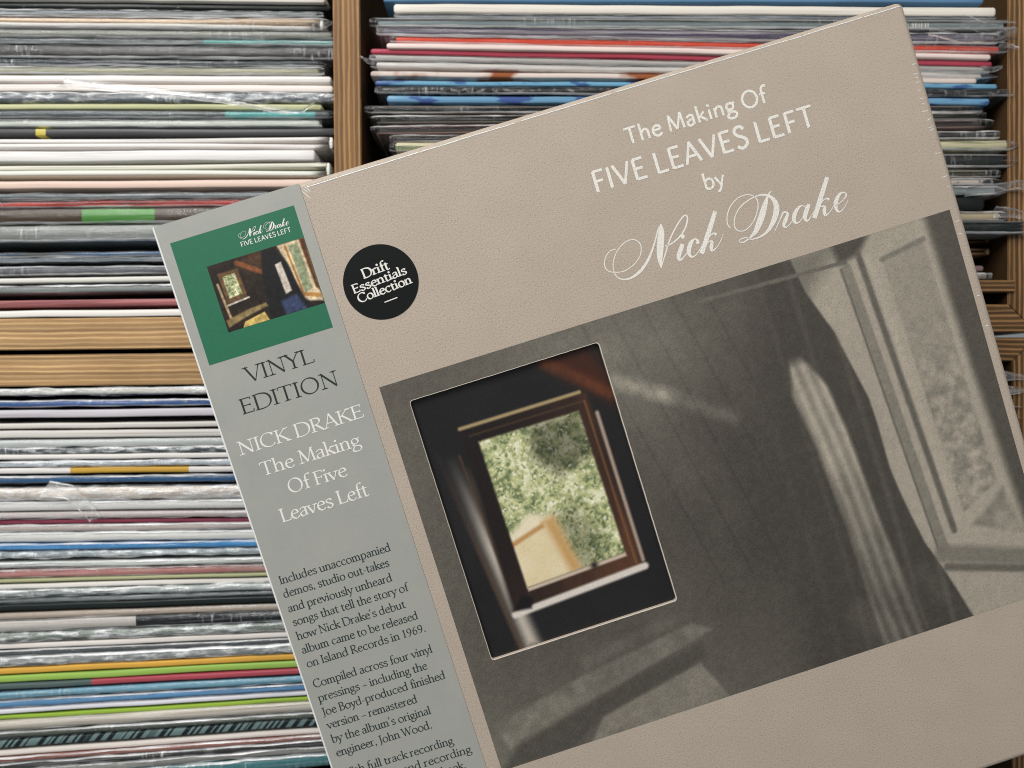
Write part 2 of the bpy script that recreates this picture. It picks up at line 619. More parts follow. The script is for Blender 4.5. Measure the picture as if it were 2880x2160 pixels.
def record(label, u_l, u_r, v0, v1, slope, u_ref, col, style="S", film=0, pat=None, col2=None, dy=None, group=None, over=None, gloss=0.42,
           amp=1.0):
    """one record: v0..v1 is the band its edge fills at u_ref on the shelf front; slope = dv/du"""
    global REC_N
    REC_N += 1
    seed = REC_N * 1.318
    rnd = random.Random(REC_N)
    if dy is None:
        dy = rnd.uniform(-0.0012, 0.0016) if not film else rnd.uniform(-0.0006, 0.0014)
    f = (D + dy) / D
    uc = (u_l + u_r) / 2
    vmid = (v0 + v1) / 2 + slope * (uc - u_ref)
    L = (u_r - u_l) * K * f
    t = ((v1 - v0) * K - .0003) * .95 * f
    root = thing("vinyl_record", label, "record", (sx(uc) * f, D + dy, sz(vmid) * f - t / 2), (0, math.atan(slope), 0), group)
    dep = 0.312
    m = card(col, pat, gloss)
    if style == "S":                                   # closed spine
        vs, fs = slab_mesh(L, t, 0, dep, lambda x: 0.0, lambda x: t, min(.3 * t, .0007), seed)
        mesh("sleeve", vs, fs, m, root, True)
    elif style == "F":                                 # gatefold seen along its open side, folded edge at the right
        c = t * .36
        g = max(t - 2 * c, 0.0006)

        def gap(x):
            return 0.00015 + g * smooth01((x - (L / 2 - .085)) / .085)
        acc = ([], [])
        add_slab(acc, slab_mesh(L, c, 0, dep, lambda x: t / 2 + gap(x) / 2, lambda x: t / 2 + gap(x) / 2 + c, .0006, seed, end_round=.0004, bow=.0001))
        mesh("top_cover", acc[0], acc[1], m, root, True)
        acc = ([], [])
        add_slab(acc, slab_mesh(L, c, 0, dep, lambda x: t / 2 - gap(x) / 2 - c, lambda x: t / 2 - gap(x) / 2, .0006, seed + 1, end_round=.0004,
                                bow=.0001))
        mesh("bottom_cover", acc[0], acc[1], card(col2 or col, None, gloss), root, True)
        h = c * .55
        vs, fs = slab_mesh(.0022, t, 0.0002, dep, lambda x: .0001, lambda x: t - .0001, .0006, seed, nx=3, end_round=.0006, bow=0)
        o = mesh("spine", vs, fs, card(col2 or col, None, gloss), root, True)
        o.location = (L / 2 + .0004, 0, 0)
    elif style == "O":                                 # thin pale board edges round a dark inside
        c = min(.00045, t * .16)
        acc = ([], [])
        add_slab(acc, slab_mesh(L, c, 0, dep, lambda x: 0.0, lambda x: c, .0002, seed, end_round=.0004, bow=.00012))
        add_slab(acc, slab_mesh(L, c, 0, dep, lambda x: t - c, lambda x: t, .0002, seed, end_round=.0004, bow=.00012))
        mesh("sleeve", acc[0], acc[1], card(col2 or (150, 140, 132), None, .5), root, True)
        vs, fs = slab_mesh(L - .002, t - 2 * c, .0011, dep, lambda x: c * 1.1, lambda x: t - c * 1.1, .0004, seed, end_round=.0006, bow=.00012)
        mesh("inner_sleeve", vs, fs, m, root, True)
    if film:
        ov = over if over is not None else rnd.uniform(.0015, .006)
        film_cover(L, t, 2 if amp >= 1.7 else film - 1, seed, root, ov, amp)
    return root


G1, G2, G3 = "records in the upper left stack", "records in the lower left stack", "records in the stack behind the box"
UL, LL, MB = " in the upper left stack", " in the lower left stack", " in the stack behind the box"

# upper left stack: (what it looks like, v0, v1, right end u, colour, options), band read at u = 560
TL = [
    ("off-white sleeve cut by the top of the frame", -20, 5, 914, (214, 210, 200), {}),
    ("glossy black spine just under the topmost off-white sleeve", 7, 27, 930, (42, 50, 46), dict(gloss=.3, pat=("mottle", (120, 128, 122), 260, 500, .66, .72))),
    ("crinkled grey film-wrapped sleeve under the glossy black spine", 30, 46, 889, (128, 134, 138), dict(film=2, amp=1.4)),
    ("tan gatefold sleeve opening at its right end", 48, 83, 902, (214, 188, 160), dict(style="F", col2=(214, 212, 206), film=1, over=.007)),
    ("olive grey shrink-wrapped sleeve", 86, 108, 932, (128, 130, 122), dict(film=1)),
    ("dark grey sleeve turning teal at its right end", 110, 126, 936, (78, 90, 92), dict(film=2, pat=("patch", (70, 150, 145), .09, .17))),
    ("thick black sleeve in bright-edged film", 129, 166, 939, (64, 61, 60), dict(film=1, over=.004, amp=1.1)),
    ("dark navy film-wrapped sleeve with a short right end", 170, 186, 888, (46, 58, 66), dict(film=1, amp=1.3)),
    ("olive sleeve with a cream lower edge", 188, 210, 896, (168, 166, 140), dict(film=2)),
    ("clean white slab with a square right end", 212, 233, 931, (226, 222, 218), {}),
    ("warm white sleeve with a rounded right end", 236, 258, 936, (224, 216, 210), {}),
    ("steel grey sleeve under a loose veil of film", 261, 289, 933, (96, 106, 114), dict(film=2, amp=2.2, over=.004)),
    ("pale olive yellow sleeve", 291, 309, 905, (192, 194, 150), {}),
    ("slate grey sleeve with a teal and red right tip", 311, 332, 925, (84, 92, 96), dict(film=1, pat=("patch", (80, 160, 158), .105, .152))),
    ("pale mint white sleeve", 335, 357, 898, (214, 220, 212), dict(film=2)),
    ("charcoal spine jutting out to the right", 360, 383, 945, (78, 78, 80), dict(gloss=.35, pat=("patch", (206, 190, 90), .0006, .0058))),
    ("thick white gatefold with a hollow right end", 384, 420, 929, (226, 222, 218), dict(style="F")),
    ("white block of paper with brown print along its lower edge", 421, 454, 886, (224, 222, 220), dict(pat=("mottle", (200, 190, 184), 20, 900, .55, .75))),
    ("cream gatefold with a hollow right end", 457, 497, 921, (218, 216, 200), dict(style="F", col2=(222, 224, 214))),
    ("peach pink sleeve with layered edges", 504, 528, 930, (222, 196, 182), {}),
    ("silvery film-wrapped sleeve above the red striped one", 541, 557, 930, (104, 112, 116), dict(film=2, amp=1.5)),
    ("dark sleeve with a bright red stripe", 559, 580, 925, (204, 78, 70), dict(film=1, pat=("mottle", (58, 42, 40), 5, 300, .50, .56))),
    ("brown sleeve with a bright green patch", 583, 626, 932, (84, 70, 54), dict(film=1, amp=.8, pat=("patch", (82, 146, 66), .0277, .066))),
    ("thick grey sleeve in puckered clear film", 629, 676, 928, (140, 144, 140), dict(film=2, amp=1.1)),
    ("thin dark record with a blue line along its top", 705, 717, 930, (66, 96, 128), dict(film=1, pat=("mottle", (62, 66, 64), 12, 60, .45, .6))),
    ("silvery thin film-wrapped sleeve between two dark gaps", 719, 732, 930, (120, 134, 142), dict(film=2, amp=1.6)),
    ("dull violet grey spine with a tan lower edge", 745, 768, 930, (98, 100, 106), dict(film=1)),
    ("ivory sleeve squeezed between black gaps", 774, 790, 930, (214, 212, 204), {}),
    ("grey green shrink-wrapped sleeve over the dusty pink one", 798, 819, 930, (132, 140, 138), dict(film=2, amp=1.3)),
    ("dusty pink double sleeve", 838, 858, 930, (176, 112, 112), dict(pat=("mottle", (140, 84, 86), 8, 700, .5, .56))),
    ("bright white sleeve lying on the pale plywood board", 867, 889, 930, (226, 222, 216), {}),
]
for i, (d, a, b, ur, c, kw) in enumerate(TL):
    vm = (a + b) / 2
    sl = 0.009 - 0.021 * smooth01(vm / 760)
    record(d + (UL if len(d.split()) < 11 else ""), ur - 1692 - (i * 37 % 23), ur, a, b, sl, 560, c, group=G1, **kw)

BL = [
    ("frayed white sleeve with an olive top, right below the boards", 1090, 1110, 934, 300, (222, 220, 212), dict(film=2, amp=1.8)),
    ("denim blue film-wrapped sleeve between black gaps", 1124, 1142, 934, 330, (76, 112, 172), dict(film=1)),
    ("lavender white sleeve with a dark blue top line", 1149, 1173, 934, 330, (200, 196, 202), {}),
    ("chalk grey sleeve under a shaded gap", 1187, 1204, 934, 330, (206, 203, 196), {}),
    ("wide pale grey sleeve above the foggy film", 1208, 1231, 934, 330, (208, 204, 198), {}),
    ("foggy grey sleeve above the navy one with white dashes", 1232, 1255, 934, 330, (196, 200, 198), dict(film=2, amp=1.3)),
    ("navy sleeve with white dashes of film", 1257, 1274, 934, 330, (66, 82, 92), dict(film=1, amp=1.8)),
    ("milk white sleeve just below the dashed navy one", 1275, 1291, 934, 330, (220, 217, 212), {}),
    ("icy blue film-wrapped sleeve", 1294, 1311, 934, 330, (200, 209, 218), dict(film=2, amp=1.7)),
    ("white sleeve with a long mustard patch", 1313, 1331, 934, 330, (220, 216, 212), dict(pat=("patch", (206, 164, 70), .022, .084))),
    ("prussian blue sleeve with a pale lower line", 1337, 1357, 934, 330, (56, 96, 138), dict(film=1, gloss=.3)),
    ("cream sleeve in torn film below the prussian blue one", 1367, 1403, 934, 430, (218, 208, 198), dict(film=2, amp=2.0)),
    ("cool white sleeve above the pink and burgundy pair", 1406, 1434, 934, 430, (216, 216, 214), dict(film=2)),
    ("pinkish grey sleeve resting on the burgundy one", 1437, 1456, 934, 430, (190, 180, 178), dict(film=2, amp=1.6)),
    ("burgundy sleeve", 1458, 1471, 934, 430, (146, 66, 86), {}),
    ("mauve grey sleeve directly under the burgundy one", 1472, 1491, 934, 430, (192, 182, 177), dict(film=1)),
    ("snow white sleeve above the vivid blue one", 1493, 1520, 934, 430, (222, 222, 218), dict(film=2)),
    ("vivid blue sleeve", 1524, 1543, 934, 430, (72, 146, 204), dict(film=1, gloss=.3)),
    ("bluish white crumpled film sleeve under the vivid blue one", 1544, 1563, 934, 430, (168, 182, 188), dict(film=2, amp=2.0)),
    ("silver white sleeve above the rose one", 1574, 1590, 934, 430, (208, 212, 208), dict(film=2, amp=1.4)),
    ("rose pink sleeve in cloudy film", 1592, 1617, 934, 430, (200, 140, 136), dict(film=1, pat=("mottle", (196, 170, 160), 14, 160, .5, .6))),
    ("thin khaki sleeve under the rose one", 1619, 1630, 934, 430, (176, 178, 138), {}),
    ("soft white sleeve under the thin khaki one", 1632, 1648, 934, 430, (218, 214, 208), {}),
    ("pale sleeve in badly crumpled film above a black spine", 1647, 1664, 934, 560, (178, 188, 186), dict(film=2, amp=2.4)),
    ("mid grey wrapped sleeve touching the black green spine", 1665, 1681, 934, 560, (158, 164, 166), dict(film=2)),
    ("black green spine above the taupe sleeve", 1683, 1702, 934, 560, (44, 54, 53), dict(gloss=.3)),
    ("taupe sleeve", 1704, 1725, 934, 560, (186, 172, 158), dict(film=1)),
    ("wide black sleeve torn open in its film", 1727, 1757, 934, 560, (42, 48, 52), dict(film=1, gloss=.3, pat=("patch", (196, 192, 186), -.02, .055))),
    ("moss grey sleeve in ruffled film", 1760, 1785, 934, 560, (140, 150, 142), dict(film=2, amp=1.8)),
    ("bone white sleeve under the moss grey one", 1787, 1804, 934, 560, (220, 214, 208), {}),
    ("dark graphite sleeve", 1805, 1822, 934, 560, (92, 96, 100), dict(film=1)),
    ("silver film-wrapped sleeve right above the amber one", 1823, 1850, 934, 560, (152, 158, 158), dict(film=2, amp=1.7)),
    ("amber yellow sleeve", 1852, 1871, 934, 560, (222, 172, 76), {}),
    ("apple green sleeve between amber and red", 1873, 1893, 934, 560, (154, 190, 92), {}),
    ("raspberry red sleeve with a dark left part", 1895, 1912, 934, 560, (174, 78, 90), dict(pat=("patch", (84, 100, 98), -.12, .032))),
    ("light steel blue sleeve in bright film", 1914, 1934, 934, 600, (120, 168, 188), dict(film=1, amp=1.6)),
    ("sky blue sleeve above a white edge", 1936, 1957, 934, 600, (106, 160, 206), dict(film=1)),
    ("lilac white sleeve above the lime one", 1959, 1974, 934, 600, (216, 216, 222), {}),
    ("lime green thin sleeve", 1976, 1989, 934, 600, (150, 182, 66), {}),
    ("beige white stack of paper edges under the lime sleeve", 1991, 2018, 934, 600, (208, 201, 190), dict(film=2, pat=("mottle", (176, 168, 152), 10, 800, .5, .62))),
    ("olive black sleeve", 2021, 2038, 934, 600, (94, 102, 92), dict(film=1)),
    ("teal grey sleeve with black slanted hatching", 2041, 2064, 934, 600, (108, 130, 130), dict(pat=("hatch", (30, 38, 40), -.2, .2, 330, -.9))),
    ("plain cream white sleeve under the hatched one", 2067, 2086, 934, 600, (228, 219, 211), {}),
    ("rusty brown sleeve", 2088, 2102, 934, 600, (158, 108, 98), dict(film=1)),
    ("soot grey sleeve wedged near the bottom of the frame", 2103, 2119, 934, 600, (74, 76, 74), dict(film=1)),
    ("smoke grey film-wrapped sleeve on the teal one", 2121, 2141, 934, 600, (150, 150, 146), dict(film=2, amp=1.6)),
    ("teal sleeve cut by the bottom of the frame", 2143, 2180, 934, 600, (74, 134, 140), dict(film=1, amp=1.5)),
]
BLR = []
for i, (d, a, b, ur, uref, c, kw) in enumerate(BL):
    vm = (a + b) / 2
    sl = -0.0115 - 0.0005 * min(vm - 1090, 300) / 300 - 0.064 * max(0.0, (vm - 1500) / 620) ** 0.95
    BLR.append(record(d + (LL if len(d.split()) < 11 else ""), ur - 1690 - (i * 31 % 27), ur - (i * 17 % 13), a, b, sl, uref, c, group=G2, **kw))

# stack behind the box: left end / band at the left (u=1250), right end / band at the right (u=2700)
MBL = [
    ("steel blue sleeve at the very top with a mauve left corner", 1078, 2768, -14, 6, -10, 10, (92, 132, 168), dict(gloss=.35)),
    ("wide cream slab with a rounded right end", 1107, 2802, 10, 36, 18, 46, (222, 216, 205), {}),
    ("blue grey layered sleeve under the wide cream slab", 1124, 2780, 39, 52, 47, 52, (128, 136, 148), dict(film=2)),
    ("dark gatefold with a bar code near its right end", 1056, 2834, 54, 72, 52, 86, (118, 130, 132), dict(film=1, style="O", col2=(176, 178, 176), pat=("bars", (220, 216, 210), .085, .125, 1500, 0))),
    ("mauve and navy striped sleeve with a loose film tip", 1075, 2796, 75, 100, 90, 126, (138, 130, 136), dict(film=2, over=.012, pat=("mottle", (70, 60, 92), 6, 420, .48, .56))),
    ("bright orange red sleeve", 1113, 2810, 104, 121, 127, 150, (216, 76, 52), dict(film=1, over=.009, amp=.5)),
    ("blush white sleeve above the crimson one", 1087, 2788, 123, 138, 147, 167, (226, 208, 202), {}),
    ("crimson sleeve", 1042, 2791, 139, 155, 168, 186, (172, 66, 84), {}),
    ("ash grey wavy sleeve under the crimson one", 1055, 2768, 157, 173, 187, 203, (176, 172, 168), dict(film=2)),
    ("light grey sleeve with a twisted film corner at its left", 1058, 2762, 174, 196, 204, 219, (206, 202, 197), dict(film=2, over=.008)),
    ("pinkish white sleeve with brown painted strokes", 1042, 2748, 198, 219, 220, 234, (212, 199, 191), dict(pat=("mottle", (150, 84, 48), 24, 30, .53, .6))),
    ("sky blue sleeve with indigo blots, upper of the blue pair", 1055, 2806, 225, 243, 235, 249, (112, 164, 194), dict(gloss=.3, pat=("mottle", (66, 96, 148), 60, 190, .53, .6))),
    ("black and grey speckled sleeve between the blue pair", 1070, 2836, 245, 263, 251, 272, (40, 46, 48), dict(film=1, pat=("mottle", (128, 124, 124), 240, 420, .52, .62))),
    ("sky blue sleeve with indigo brush marks, lower of the blue pair", 1088, 2784, 268, 290, 275, 296, (108, 154, 188), dict(gloss=.3, pat=("mottle", (66, 90, 148), 40, 150, .54, .6))),
    ("deep black sleeve with thin pale edges, uppermost of the black run", 1042, 2742, 298, 318, 298, 317, (34, 42, 38), dict(style="O", film=1)),
    ("black sleeve in tight film, second of the black run", 1060, 2761, 323, 347, 319, 335, (42, 47, 42), dict(style="O", film=1)),
    ("brownish black sleeve with a pink upper edge", 1058, 2772, 352, 375, 337, 359, (76, 69, 66), dict(style="O", film=1, col2=(176, 150, 142))),
    ("charcoal grey sleeve at the foot of the black run", 1112, 2804, 380, 398, 368, 391, (60, 58, 58), dict(style="O", film=1, over=.001)),
    ("cream and green sleeve with a hollow film end", 1112, 2834, 401, 425, 393, 425, (206, 198, 160), dict(film=2, pat=("mottle", (70, 100, 60), 14, 330, .5, .6))),
    ("black gatefold with a white cracked right end", 1120, 2832, 433, 470, 433, 471, (44, 50, 49), dict(style="O", film=1, col2=(150, 148, 146))),
    ("dark brown sleeve bowed under curling film", 1110, 2799, 478, 499, 478, 499, (70, 62, 54), dict(style="O", film=1, col2=(170, 164, 140))),
    ("white sleeve with black ink marks", 1100, 2794, 502, 520, 502, 520, (208, 196, 186), dict(film=1, pat=("mottle", (56, 60, 66), 150, 160, .54, .6))),
    ("grey sleeve with a long wavy film tail", 1100, 2800, 523, 548, 523, 548, (140, 152, 154), dict(film=2, over=.012, amp=1.4)),
    ("thick plain black box with a thin pale right edge", 1090, 2770, 552, 590, 552, 590, (38, 45, 44), dict(col2=(150, 140, 132))),
    ("cream sleeve with an orange layer in loose film", 1090, 2812, 593, 622, 593, 622, (204, 188, 158), dict(film=2, over=.012, amp=1.5)),
    ("large black gatefold sticking out over the crate edge", 1120, 2884, 623, 658, 621, 657, (36, 46, 46), dict(style="O", dy=-.004, col2=(110, 116, 116), film=1)),
    ("small tan sleeve set back under the large black gatefold", 1100, 2776, 669, 683, 669, 683, (120, 96, 58), dict(style="F", dy=.012)),
    ("brown open sleeve set back above the inner shelf", 1100, 2777, 697, 718, 697, 718, (160, 128, 96), dict(style="F", dy=.010)),
    ("mauve block set back above the wrapped bundle", 1100, 2768, 746, 764, 746, 764, (140, 116, 118), dict(dy=.006)),
    ("bundle in glassy film lying on the inner shelf", 1100, 2776, 766, 786, 766, 786, (170, 160, 148), dict(film=2, amp=2.2, dy=.003)),
]
for i, (d, ul, ur, a, b, a2, b2, c, kw) in enumerate(MBL):
    sl = ((a2 + b2) - (a + b)) / 2 / 1450
    th = ((b - a) + (b2 - a2)) / 2
    um = 1975
    vm = (a + b + a2 + b2) / 4
    # a wedge: the sleeve is thicker at the right where the gatefolds open, so take the mean band
    record(d + (MB if len(d.split()) < 10 else ""), ul, ur, vm - th / 2, vm + th / 2, sl, um, c, group=G3, **kw)

# lower right crate: only the film tips beside the box show
for d, v0, v1, c in (("clear film-wrapped sleeve, upper tip poking over the brown crate", 1046, 1070, (170, 158, 140)),
                     ("clear film-wrapped sleeve, second tip below it over the brown crate", 1086, 1110, (158, 146, 128)),
                     ("cloudy film-wrapped sleeve low beside the box edge", 1132, 1158, (176, 168, 156)),
                     ("cloudy film-wrapped sleeve lowest beside the box edge", 1164, 1184, (150, 138, 120))):
    r = record(d, 1130, 2812, v0, v1, 0.004, 2000, c, film=2, over=.011, amp=1.5, dy=-.001, group="records in the lower right crate")


# ================================================================== LETTERING
def spl(pts, n=6):
    """Catmull-Rom through pts of any dimension"""
    P = [np.array(p, float) for p in pts]
    if len(P) < 3:
        return P
    P = [2 * P[0] - P[1]] + P + [2 * P[-1] - P[-2]]
    out = []
    for i in range(1, len(P) - 2):
        a, b, c, d = P[i - 1:i + 3]
        for k in range(n):
            s = k / n
            out.append(.5 * ((2 * b) + (c - a) * s + (2 * a - 5 * b + 4 * c - d) * s * s + (3 * b - a - 3 * c + d) * s ** 3))
    out.append(P[-2])
    return out


def ell(cx, cy, rx, ry, a0=90, a1=450, n=20):
    return [(cx + rx * math.cos(math.radians(a0 + (a1 - a0) * i / n)), cy + ry * math.sin(math.radians(a0 + (a1 - a0) * i / n))) for i in range(n + 1)]


